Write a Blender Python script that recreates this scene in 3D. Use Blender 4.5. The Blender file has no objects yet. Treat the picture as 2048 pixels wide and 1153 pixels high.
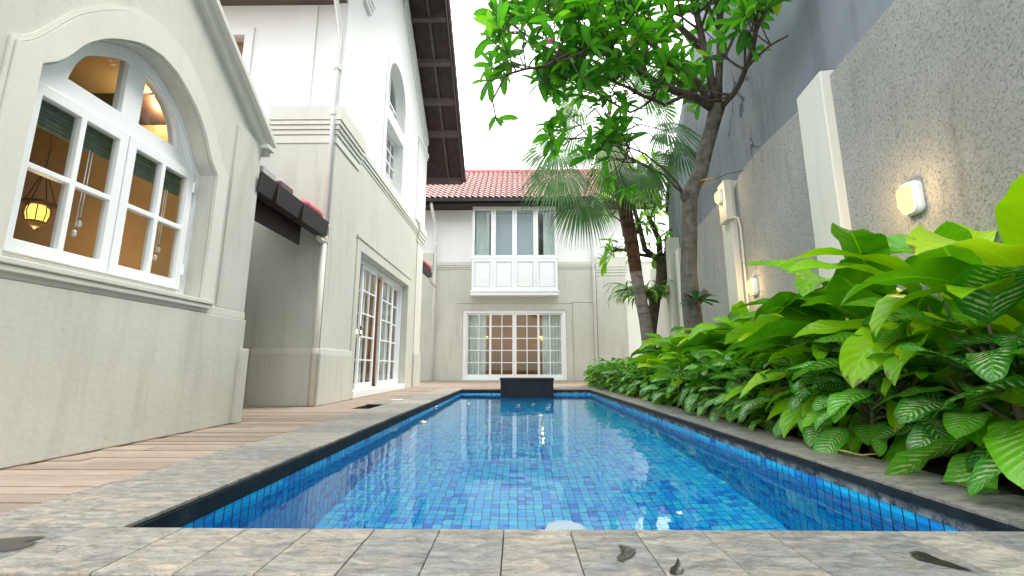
import bpy, bmesh, math, random
from mathutils import Vector, Matrix
from mathutils.geometry import tessellate_polygon
R = math.radians
rnd = random.Random(7)
sc = bpy.context.scene
COL = sc.collection

# ------------------------------------------------------------------ camera
F = 870.0; VX = 1034.0; VY = 733.5; CH = 0.5
TH = math.atan((VY - 576.5) / F)
PS = math.atan((VX - 1024) / F * math.cos(TH))
cam = bpy.data.cameras.new('camera'); co = bpy.data.objects.new('camera', cam); COL.objects.link(co)
cam.sensor_width = 36; cam.lens = F / 2048 * 36; cam.clip_start = 0.05; cam.clip_end = 500
co.location = (0, 0, CH); co.rotation_euler = (R(90) + TH, 0, PS)
sc.camera = co


def ray(u, v):
    a = (u - 1024) / F; b = -(v - 576.5) / F
    y = math.cos(TH) - b * math.sin(TH); z = math.sin(TH) + b * math.cos(TH)
    c, s = math.cos(PS), math.sin(PS)
    return Vector((a * c - y * s, a * s + y * c, z))


def at(u, v, Y):          # the place seen at that direction, Y metres away
    d = ray(u, v); t = Y / d.y
    return Vector((d.x * t, d.y * t, CH + d.z * t))


def at_x(u, v, X):
    d = ray(u, v); t = X / d.x
    return Vector((d.x * t, d.y * t, CH + d.z * t))


def at_z(u, v, Z):
    d = ray(u, v); t = (Z - CH) / d.z
    return Vector((d.x * t, d.y * t, Z))


# ------------------------------------------------------------------ materials
def new_mat(name):
    m = bpy.data.materials.new(name); m.use_nodes = True
    nt = m.node_tree
    for n in list(nt.nodes): nt.nodes.remove(n)
    out = nt.nodes.new('ShaderNodeOutputMaterial')
    return m, nt, out


def N(nt, t, **kw):
    n = nt.nodes.new('ShaderNode' + t)
    for k, v in kw.items():
        if k.startswith('_'):
            setattr(n, k[1:], v)
        else:
            n.inputs[k.replace('_', ' ')].default_value = v
    return n


def L(nt, a, ao, b, bi):
    nt.links.new(a.outputs[ao], b.inputs[bi])


def math_n(nt, op, a, b=None, c=None):
    n = nt.nodes.new('ShaderNodeMath'); n.operation = op
    for i, x in enumerate((a, b, c)):
        if x is None: continue
        if isinstance(x, (int, float)): n.inputs[i].default_value = x
        else: nt.links.new(x, n.inputs[i])
    return n.outputs[0]


def mixc(nt, fac, a, b, mode='MIX'):
    n = nt.nodes.new('ShaderNodeMixRGB'); n.blend_type = mode
    for i, x in enumerate((fac, a, b)):
        if isinstance(x, (int, float)): n.inputs[i].default_value = x
        elif isinstance(x, tuple): n.inputs[i].default_value = (*x, 1) if len(x) == 3 else x
        else: nt.links.new(x, n.inputs[i])
    return n.outputs[0]


def noise(nt, vec, scale, detail=4, rough=.55, stretch=None, dist=0):
    if stretch:
        mp = nt.nodes.new('ShaderNodeMapping'); mp.inputs['Scale'].default_value = stretch
        nt.links.new(vec, mp.inputs['Vector']); vec = mp.outputs[0]
    n = nt.nodes.new('ShaderNodeTexNoise')
    n.inputs['Scale'].default_value = scale; n.inputs['Detail'].default_value = detail
    n.inputs['Roughness'].default_value = rough; n.inputs['Distortion'].default_value = dist
    nt.links.new(vec, n.inputs['Vector'])
    return n.outputs['Fac']


def ramp(nt, fac, stops, interp='LINEAR'):
    n = nt.nodes.new('ShaderNodeValToRGB'); cr = n.color_ramp; cr.interpolation = interp
    while len(cr.elements) < len(stops): cr.elements.new(.5)
    for e, (p, c) in zip(cr.elements, stops):
        e.position = p; e.color = (*c, 1) if len(c) == 3 else c
    nt.links.new(fac, n.inputs[0])
    return n.outputs[0]


def step(nt, x, lo, hi):
    n = nt.nodes.new('ShaderNodeMapRange'); n.inputs[1].default_value = lo; n.inputs[2].default_value = hi
    nt.links.new(x, n.inputs[0])
    return n.outputs[0]


def bump(nt, h, strength, dist):
    b = nt.nodes.new('ShaderNodeBump'); b.inputs['Strength'].default_value = strength
    b.inputs['Distance'].default_value = dist
    nt.links.new(h, b.inputs['Height'])
    return b.outputs[0]


def finish(nt, out, color, rough=.6, normal=None, spec=.5, metal=0):
    p = nt.nodes.new('ShaderNodeBsdfPrincipled')
    if isinstance(color, tuple): p.inputs['Base Color'].default_value = (*color, 1)
    else: nt.links.new(color, p.inputs['Base Color'])
    if isinstance(rough, (int, float)): p.inputs['Roughness'].default_value = rough
    else: nt.links.new(rough, p.inputs['Roughness'])
    if normal: nt.links.new(normal, p.inputs['Normal'])
    p.inputs['Specular IOR Level'].default_value = spec; p.inputs['Metallic'].default_value = metal
    nt.links.new(p.outputs[0], out.inputs[0])
    return p


def obj_vec(nt):
    return nt.nodes.new('ShaderNodeTexCoord').outputs['Object']


def paint(name, c, var=.06, scale=1.5, rough=.6, b=.15, bs=60, stain=0.0, spec=.4, bd=.004):
    m, nt, out = new_mat(name); v = obj_vec(nt)
    dk = tuple(x * (1 - var) for x in c); lt = tuple(min(1, x * (1 + var * .6)) for x in c)
    col = ramp(nt, noise(nt, v, scale, 5), [(.3, dk), (.7, lt)])
    if stain:
        s = noise(nt, v, 2.2, 5, .6, (3.0, 3.0, .35))
        f = math_n(nt, 'MULTIPLY', step(nt, s, .52, .8), stain)
        col = mixc(nt, f, col, (c[0] * .45, c[1] * .43, c[2] * .36))
        sp = noise(nt, v, 9, 6, .7)
        f2 = math_n(nt, 'MULTIPLY', step(nt, sp, .62, .8), stain * .5)
        col = mixc(nt, f2, col, (c[0] * .6, c[1] * .5, c[2] * .4))
    finish(nt, out, col, rough, bump(nt, noise(nt, v, bs, 4), b, bd), spec)
    return m


M = {}
M['plaster'] = paint('cream wall paint', (.53, .53, .468), .08, .9, .75, .25, 26, .36, .25, .012)
M['trim'] = paint('cream trim paint', (.60, .595, .53), .05, 1.5, .7, .2, 30, .15, .25, .008)
M['white_wall'] = paint('white wall paint', (.80, .80, .78), .03, 1, .75, .15, 30, .05, .25, .006)
M['white'] = paint('white gloss paint', (.80, .82, .82), .03, 3, .35, .05, 40, .05, .5)
M['pipe'] = paint('cream pipe paint', (.62, .60, .53), .04, 3, .45, .05, 40, .12, .4)
M['pipe_white'] = paint('white pipe paint', (.78, .78, .76), .04, 3, .45, .05, 40, .05, .4)
M['dark_wood'] = paint('dark brown stained wood', (.045, .028, .026), .35, 6, .6, .3, 20, 0, .3)
M['soffit_brown'] = paint('brown soffit paint', (.13, .10, .088), .1, 3, .6, .1, 30)
M['beam'] = paint('brown beam paint', (.10, .072, .066), .2, 6, .6, .2, 20)
M['gutter'] = paint('dark gutter paint', (.018, .013, .014), .2, 8, .5, .1, 30)
M['black'] = paint('black metal', (.02, .018, .016), .2, 10, .45, .1, 50)
M['brass'] = paint('aged bronze', (.10, .07, .04), .3, 20, .4, .1, 50)
M['concrete'] = paint('grey concrete', (.42, .43, .40), .15, 8, .85, .5, 40, .2)
M['room'] = paint('warm interior wall', (.46, .34, .22), .08, 2, .7, .1, 30)
M['room_wood'] = paint('interior floor wood', (.22, .11, .05), .25, 4, .5, .1, 30)
M['door_wood'] = paint('brown interior door wood', (.16, .08, .035), .25, 5, .5, .1, 30)
M['fabric'] = paint('sheer white curtain', (.72, .76, .74), .06, 8, .9, .1, 80)
M['petal_pink'] = paint('pink petal', (.75, .22, .32), .1, 30, .6)
M['drain_white'] = paint('white drain enamel', (.9, .92, .92), .02, 3, .4)
M['petal_white'] = paint('white petal', (.85, .80, .55), .1, 30, .6)
M['dead_leaf'] = paint('yellow fallen leaf', (.62, .58, .16), .15, 30, .6)
M['dead_brown'] = paint('yellow brown fallen leaf', (.48, .33, .04), .25, 30, .6)
M['soil'] = paint('dark soil', (.05, .035, .025), .4, 12, .95, .8, 30, 0, .1, .03)
M['ground'] = paint('earth', (.20, .18, .14), .25, 3, .95, .6, 20, 0, .1, .02)
M['tan_stone'] = paint('tan paving', (.42, .34, .23), .15, 6, .85, .4, 40)
M['black_stone'] = paint('black stone', (.010, .016, .020), .45, 7, .55, .5, 40, 0, .25, .006)


def mat_glass(name, tint=(.96, .98, .97), ior=1.5):
    m, nt, out = new_mat(name)
    geo = nt.nodes.new('ShaderNodeNewGeometry'); fr0 = N(nt, 'Fresnel', IOR=ior)
    fr = nt.nodes.new('ShaderNodeMath'); fr.operation = 'MULTIPLY'; nt.links.new(fr0.outputs[0], fr.inputs[0])
    nt.links.new(math_n(nt, 'SUBTRACT', 1, geo.outputs['Backfacing']), fr.inputs[1]); tr = N(nt, 'BsdfTransparent', Color=(*tint, 1))
    gl = N(nt, 'BsdfGlossy', Roughness=.02); mx = N(nt, 'MixShader')
    L(nt, fr, 0, mx, 0); L(nt, tr, 0, mx, 1); L(nt, gl, 0, mx, 2); L(nt, mx, 0, out, 0)
    return m


M['glass'] = mat_glass('window glass', (.90, .93, .92))


def mat_emit(name, c, s):
    m, nt, out = new_mat(name); e = N(nt, 'Emission', Color=(*c, 1), Strength=s); L(nt, e, 0, out, 0)
    return m


M['lamp_glow'] = mat_emit('lit lamp glass', (1, .66, .26), .75)
M['down_glow'] = mat_emit('lit downlight', (1, .8, .5), 14)
M['lantern_glow'] = mat_emit('lit lantern glass', (1, .55, .10), 1.0)


def mat_roughcast():
    m, nt, out = new_mat('grey roughcast render'); v = obj_vec(nt)
    big = noise(nt, v, 1.1, 5, .6)
    streak = noise(nt, v, 2.5, 4, .6, (2.5, 2.5, .5))
    col = ramp(nt, big, [(.3, (.46, .465, .44)), (.7, (.58, .585, .56))])
    fine = noise(nt, v, 48, 6, .8)
    col = mixc(nt, step(nt, fine, .50, .37), col, (.22, .225, .21))
    col = mixc(nt, math_n(nt, 'MULTIPLY', step(nt, streak, .55, .75), .35), col, (.15, .155, .14))
    col = mixc(nt, math_n(nt, 'MULTIPLY', step(nt, fine, .58, .75), .7), col, (.68, .68, .64))
    nrm = bump(nt, noise(nt, v, 42, 6, .75), 1.0, .05)
    finish(nt, out, col, .9, nrm, .2)
    return m


M['roughcast'] = mat_roughcast()


def mat_neigh():
    m, nt, out = new_mat('blue grey weathered render'); v = obj_vec(nt)
    col = ramp(nt, noise(nt, v, .8, 6, .62), [(.25, (.15, .175, .20)), (.55, (.21, .235, .26)), (.8, (.30, .32, .34))])
    st = noise(nt, v, 1.6, 6, .65, (1.8, 1.8, .22))
    col = mixc(nt, math_n(nt, 'MULTIPLY', step(nt, st, .52, .78), .6), col, (.055, .062, .07))
    vo = nt.nodes.new('ShaderNodeTexVoronoi'); vo.feature = 'DISTANCE_TO_EDGE'; vo.inputs['Scale'].default_value = 1.0
    mp = nt.nodes.new('ShaderNodeMapping'); mp.inputs['Scale'].default_value = (.9, .9, .25)
    wob = nt.nodes.new('ShaderNodeTexNoise'); wob.inputs['Scale'].default_value = 2.5; wob.inputs['Detail'].default_value = 6
    nt.links.new(v, wob.inputs['Vector'])
    add = nt.nodes.new('ShaderNodeVectorMath'); add.operation = 'MULTIPLY_ADD'
    nt.links.new(wob.outputs['Color'], add.inputs[0]); add.inputs[1].default_value = (.5, .5, .5); nt.links.new(v, add.inputs[2])
    nt.links.new(add.outputs[0], mp.inputs['Vector']); nt.links.new(mp.outputs[0], vo.inputs['Vector'])
    crack = step(nt, vo.outputs['Distance'], .012, .004)
    gate = step(nt, noise(nt, v, .7, 2), .5, .56)
    col = mixc(nt, math_n(nt, 'MULTIPLY', math_n(nt, 'MULTIPLY', crack, gate), .8), col, (.03, .032, .035))
    finish(nt, out, col, .85, bump(nt, noise(nt, v, 30, 5), .4, .01), .2)
    return m


M['neigh'] = mat_neigh()


def mat_slate(name, tint=1.0, tan=.5):
    m, nt, out = new_mat(name); v = obj_vec(nt)
    geo = nt.nodes.new('ShaderNodeNewGeometry')
    # each slab is cleft differently: shift the pattern by slab
    add = nt.nodes.new('ShaderNodeVectorMath'); add.operation = 'MULTIPLY_ADD'
    comb = nt.nodes.new('ShaderNodeCombineXYZ')
    nt.links.new(geo.outputs['Random Per Island'], comb.inputs[2])
    nt.links.new(comb.outputs[0], add.inputs[0]); add.inputs[1].default_value = (0, 0, 9); nt.links.new(v, add.inputs[2])
    v = add.outputs[0]
    big = noise(nt, v, 4.2, 7, .62, (1, 2.2, 1), .8)
    mid = noise(nt, v, 13, 8, .66, (1, 2.6, 1), .6)
    fine = noise(nt, v, 95, 4, .7)
    col = ramp(nt, mid, [(.28, (.12, .12, .112)), (.42, (.25, .25, .235)), (.56, (.36, .35, .315)), (.74, (.52, .485, .42))])
    tanm = step(nt, big, .60 - tan * .22, .70 - tan * .2)
    col = mixc(nt, math_n(nt, 'MULTIPLY', tanm, .42), col, ramp(nt, mid, [(.3, (.24, .19, .13)), (.7, (.60, .50, .37))]))
    isl = ramp(nt, geo.outputs['Random Per Island'], [(0, (.78, .80, .83)), (1, (1.2, 1.13, 1.05))])
    col = mixc(nt, 1, col, isl, 'MULTIPLY')
    crack = step(nt, math_n(nt, 'ABSOLUTE', math_n(nt, 'SUBTRACT', noise(nt, v, 5, 5, .6, (1, 2, 1), 1.2), .5)), .008, .0)
    col = mixc(nt, math_n(nt, 'MULTIPLY', crack, .55), col, (.045, .045, .045))
    col = mixc(nt, math_n(nt, 'MULTIPLY', step(nt, fine, .5, .3), .35), col, (.06, .065, .065))
    col = mixc(nt, 1, col, (tint, tint, tint), 'MULTIPLY')
    h = math_n(nt, 'ADD', math_n(nt, 'MULTIPLY', mid, 1.0), math_n(nt, 'MULTIPLY', fine, .12))
    h = math_n(nt, 'ADD', h, math_n(nt, 'MULTIPLY', step(nt, big, .48, .52), .35))
    ro = ramp(nt, mid, [(.3, (.42,) * 3), (.7, (.7,) * 3)])
    finish(nt, out, col, ro, bump(nt, h, .7, .012), .4)
    return m


M['slate'] = mat_slate('grey and tan slate')
M['slate_dry'] = mat_slate('brown grey slate', .8, .35)


def mat_band():
    m, nt, out = new_mat('black edging stone with lime'); v = obj_vec(nt)
    n1 = noise(nt, v, 9, 7, .65)
    col = ramp(nt, n1, [(.3, (.006, .010, .012)), (.6, (.014, .022, .026)), (.8, (.045, .055, .06))])
    sep = nt.nodes.new('ShaderNodeSeparateXYZ'); nt.links.new(v, sep.inputs[0])
    low = step(nt, sep.outputs[2], -.045, -.08)
    right = step(nt, sep.outputs[0], 0, 1.2)
    sc_ = noise(nt, v, 14, 8, .72)
    msk = math_n(nt, 'MULTIPLY', math_n(nt, 'MULTIPLY', low, right), step(nt, sc_, .42, .62))
    col = mixc(nt, math_n(nt, 'MULTIPLY', msk, .85), col, (.36, .40, .42))
    finish(nt, out, col, .6, bump(nt, n1, .7, .01), .25)
    return m


M['band'] = mat_band()


def mat_tiles(name, ax, ay, sx, sy, palette, stag=0.0, gw=.0032):
    """square mosaic on the plane of two object axes; grout lines cut in, one flat random blue per tile"""
    m, nt, out = new_mat(name); v = obj_vec(nt)
    sep = nt.nodes.new('ShaderNodeSeparateXYZ'); nt.links.new(v, sep.inputs[0])
    a = math_n(nt, 'DIVIDE', sep.outputs[ax], sx); b = math_n(nt, 'DIVIDE', sep.outputs[ay], sy)
    ia = math_n(nt, 'FLOOR', a)
    fa = math_n(nt, 'SUBTRACT', a, ia)
    if stag:
        wn = nt.nodes.new('ShaderNodeTexWhiteNoise'); wn.noise_dimensions = '1D'; nt.links.new(ia, wn.inputs['W'])
        b = math_n(nt, 'ADD', b, math_n(nt, 'MULTIPLY', wn.outputs['Value'], stag))
    ib = math_n(nt, 'FLOOR', b); fb = math_n(nt, 'SUBTRACT', b, ib)
    comb = nt.nodes.new('ShaderNodeCombineXYZ'); nt.links.new(ia, comb.inputs[0]); nt.links.new(ib, comb.inputs[1])
    wn = nt.nodes.new('ShaderNodeTexWhiteNoise'); wn.noise_dimensions = '2D'; nt.links.new(comb.outputs[0], wn.inputs['Vector'])
    col = ramp(nt, wn.outputs['Value'], palette, 'CONSTANT')
    col = mixc(nt, math_n(nt, 'MULTIPLY', noise(nt, v, 3, 4), .25), col, (.01, .32, .80))

    def edge(f, w):
        d = math_n(nt, 'MINIMUM', f, math_n(nt, 'SUBTRACT', 1, f))
        return step(nt, d, w, w * .6)
    g = math_n(nt, 'MAXIMUM', edge(fa, gw / sx), edge(fb, gw / sy))
    col = mixc(nt, g, col, (.02, .055, .075))
    h = math_n(nt, 'SUBTRACT', 1, g)
    ro = math_n(nt, 'MULTIPLY_ADD', g, .5, .2)
    finish(nt, out, col, ro, bump(nt, h, .4, .002), .5)
    return m


PAL = [(0, (.004, .21, .80)), (.05, (.006, .33, .90)), (.16, (.008, .47, .96)), (.34, (.010, .56, .97)), (.62, (.015, .64, .97)), (.86, (.05, .72, .97))]
PALW = [(0, (.004, .14, .56)), (.08, (.006, .32, .78)), (.22, (.008, .50, .90)), (.65, (.01, .58, .92))]
M['tile_floor'] = mat_tiles('blue mosaic floor', 0, 1, .06, .06, PAL, .12)
M['tile_wx'] = mat_tiles('blue mosaic side wall', 1, 2, .06, .06, PALW, 0, .0045)
M['tile_wy'] = mat_tiles('blue mosaic end wall', 0, 2, .06, .06, PALW, 0, .0045)


def mat_water():
    m, nt, out = new_mat('pool water'); v = obj_vec(nt)
    g = N(nt, 'BsdfGlass', IOR=1.33, Roughness=0.0); g.inputs['Color'].default_value = (.93, .985, 1, 1)
    h = math_n(nt, 'ADD', noise(nt, v, 2.2, 2, .5), math_n(nt, 'MULTIPLY', noise(nt, v, 9, 2, .5), .14))
    nt.links.new(bump(nt, h, .10, .05), g.inputs['Normal'])
    L(nt, g, 0, out, 0)
    return m


M['water'] = mat_water()


def mat_wood_deck():
    m, nt, out = new_mat('weathered teak boards'); v = obj_vec(nt)
    geo = nt.nodes.new('ShaderNodeNewGeometry'); rp = geo.outputs['Random Per Island']
    grain = noise(nt, v, 6, 6, .65, (1.2, 22, 1))
    blot = noise(nt, v, 3, 5, .6, (1, 2.5, 1))
    col = ramp(nt, grain, [(.3, (.24, .18, .14)), (.55, (.40, .32, .255)), (.75, (.52, .44, .36))])
    col = mixc(nt, math_n(nt, 'MULTIPLY', step(nt, blot, .45, .7), .5), col, (.38, .34, .29))
    col = mixc(nt, 1, col, ramp(nt, rp, [(0, (.80, .77, .76)), (.5, (.96, .94, .93)), (1, (1.12, 1.08, 1.03))]), 'MULTIPLY')
    wet = step(nt, noise(nt, v, 2.6, 6, .7, (1, 3.5, 1)), .66, .72)
    col = mixc(nt, math_n(nt, 'MULTIPLY', wet, .55), col, (.09, .055, .04))
    finish(nt, out, col, .62, bump(nt, grain, .35, .004), .35)
    return m


M['deck'] = mat_wood_deck()


def mat_roof():
    m, nt, out = new_mat('red clay tile'); v = obj_vec(nt)
    col = ramp(nt, noise(nt, v, 3.0, 6, .6), [(.3, (.34, .195, .18)), (.6, (.45, .265, .245)), (.8, (.52, .34, .315))])
    col = mixc(nt, math_n(nt, 'MULTIPLY', step(nt, noise(nt, v, 14, 5, .7), .6, .78), .5), col, (.16, .085, .08))
    finish(nt, out, col, .55, bump(nt, noise(nt, v, 40, 4), .2, .004), .4)
    return m


M['roof'] = mat_roof()
M['roof_pink'] = paint('painted red mortar', (.50, .14, .16), .12, 8, .6, .3, 30)
M['roof_dark'] = paint('aged brown tile', (.10, .062, .06), .3, 8, .6, .3, 30)


def mat_bark(name, c1, c2, ring=0):
    m, nt, out = new_mat(name); v = obj_vec(nt)
    n1 = noise(nt, v, 14, 6, .65, (1, 1, .5))
    col = ramp(nt, n1, [(.3, c1), (.7, c2)])
    h = n1
    if ring:
        w = noise(nt, v, ring, 3, .5, (.15, .15, 1))
        col = mixc(nt, math_n(nt, 'MULTIPLY', step(nt, w, .5, .62), .5), col, tuple(x * .5 for x in c1))
        h = math_n(nt, 'ADD', n1, w)
    finish(nt, out, col, .85, bump(nt, h, .7, .02), .2)
    return m


M['bark'] = mat_bark('grey frangipani bark', (.065, .058, .046), (.17, .155, .125), 6)
M['bark_dark'] = mat_bark('dark bark', (.04, .03, .024), (.11, .09, .07))
M['palm_fibre'] = mat_bark('brown palm fibre', (.045, .022, .014), (.14, .075, .045), 12)
M['palm_bark'] = mat_bark('grey palm trunk', (.14, .115, .10), (.27, .23, .205), 14)


def mat_leaf(name, stops, trans=.35, rough=.38, variegated=False, tstops=None, rib=None, veins=True, spec=.45):
    m, nt, out = new_mat(name)
    at_ = N(nt, 'Attribute', _attribute_name='leafvar')
    uv = nt.nodes.new('ShaderNodeUVMap'); uv.uv_map = 'UVMap'
    sep = nt.nodes.new('ShaderNodeSeparateXYZ'); nt.links.new(uv.outputs[0], sep.inputs[0])
    u = math_n(nt, 'ABSOLUTE', math_n(nt, 'MULTIPLY_ADD', sep.outputs[0], 2, -1)); vv = sep.outputs[1]
    ov = obj_vec(nt)
    col = ramp(nt, at_.outputs['Fac'], stops)
    blot = noise(nt, ov, 7, 4, .6)
    col = mixc(nt, math_n(nt, 'MULTIPLY', step(nt, blot, .45, .75), .3), col, stops[min(2, len(stops) - 1)][1])
    vein = math_n(nt, 'SINE', math_n(nt, 'MULTIPLY', math_n(nt, 'SUBTRACT', vv, math_n(nt, 'MULTIPLY', u, .16)), 75))
    if variegated:
        wob = noise(nt, ov, 34, 6, .85)
        t = math_n(nt, 'SUBTRACT', math_n(nt, 'MULTIPLY', vv, 1.0), math_n(nt, 'MULTIPLY', u, .17))
        s = math_n(nt, 'SINE', math_n(nt, 'MULTIPLY_ADD', t, 84, math_n(nt, 'MULTIPLY', wob, 7.0)))
        core = math_n(nt, 'MULTIPLY', step(nt, u, .86, .5), step(nt, u, .02, .10))
        ends = math_n(nt, 'MULTIPLY', step(nt, vv, .04, .16), step(nt, vv, .97, .8))
        msk = math_n(nt, 'ADD', s, math_n(nt, 'MULTIPLY_ADD', wob, 7.0, -3.6))
        msk = math_n(nt, 'MULTIPLY', step(nt, msk, .05, .75), math_n(nt, 'MULTIPLY', core, ends))
        amt = step(nt, at_.outputs['Fac'], 1.0, .45)
        col = mixc(nt, math_n(nt, 'MULTIPLY', msk, math_n(nt, 'MULTIPLY', amt, .8)), col, (.62, .70, .40))
    # browned, torn-looking ends and spots on some leaves
    br_ = math_n(nt, 'MULTIPLY', step(nt, math_n(nt, 'ADD', math_n(nt, 'MULTIPLY', vv, .9), noise(nt, ov, 16, 5, .7)), 1.36, 1.42), step(nt, u, .2, .6))
    col = mixc(nt, math_n(nt, 'MULTIPLY', br_, .85), col, (.13, .075, .03))
    ribm = step(nt, u, .055, .02)
    col = mixc(nt, math_n(nt, 'MULTIPLY', ribm, .28), col, rib or tuple(min(1, x * 1.8) for x in stops[min(2, len(stops) - 1)][1]))
    nrm = bump(nt, math_n(nt, 'ADD', vein, math_n(nt, 'MULTIPLY', blot, 1.5)), .22 if veins else .05, .006)
    p = nt.nodes.new('ShaderNodeBsdfPrincipled'); nt.links.new(col, p.inputs['Base Color'])
    p.inputs['Roughness'].default_value = rough; p.inputs['Specular IOR Level'].default_value = spec
    nt.links.new(nrm, p.inputs['Normal'])
    tl = nt.nodes.new('ShaderNodeBsdfTranslucent')
    tc = mixc(nt, 1, col, (1.5, 1.45, .55), 'MULTIPLY'); nt.links.new(tc, tl.inputs['Color'])
    mx = nt.nodes.new('ShaderNodeMixShader'); mx.inputs[0].default_value = trans
    L(nt, p, 0, mx, 1); L(nt, tl, 0, mx, 2); L(nt, mx, 0, out, 0)
    return m


M['leaf_broad'] = mat_leaf('broad yellow green leaf', [(0, (.03, .19, .006)), (.35, (.11, .38, .006)), (.7, (.29, .56, .008)), (.93, (.52, .62, .02)), (1, (.28, .17, .04))], .32, .32)
M['leaf_dief'] = mat_leaf('cream splashed leaf', [(0, (.015, .15, .015)), (.5, (.045, .29, .018)), (.82, (.15, .44, .015)), (.94, (.42, .52, .02)), (1, (.30, .19, .05))], .25, .25, True)
M['leaf_frangi'] = mat_leaf('frangipani leaf', [(0, (.03, .18, .016)), (.5, (.07, .32, .018)), (.9, (.14, .40, .02)), (1, (.48, .38, .02))], .5, .35)
M['leaf_palm'] = mat_leaf('grey green palm leaf', [(0, (.035, .13, .04)), (.5, (.085, .22, .08)), (1, (.34, .45, .25))], .3, .45, veins=False)
M['leaf_back'] = mat_leaf('light green tree leaf', [(0, (.07, .24, .02)), (.6, (.16, .38, .02)), (1, (.28, .48, .03))], .5, .4)
M['leaf_fern'] = mat_leaf('hanging fern frond', [(0, (.05, .16, .025)), (1, (.16, .32, .05))], .35, .45, veins=False)
M['leaf_dark'] = mat_leaf('dark glossy leaf', [(0, (.012, .07, .03)), (1, (.03, .13, .05))], .2, .25)
M['stem'] = paint('green stem', (.10, .22, .04), .3, 10, .5)
M['cane'] = paint('brown green cane', (.10, .09, .04), .35, 12, .7)


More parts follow.
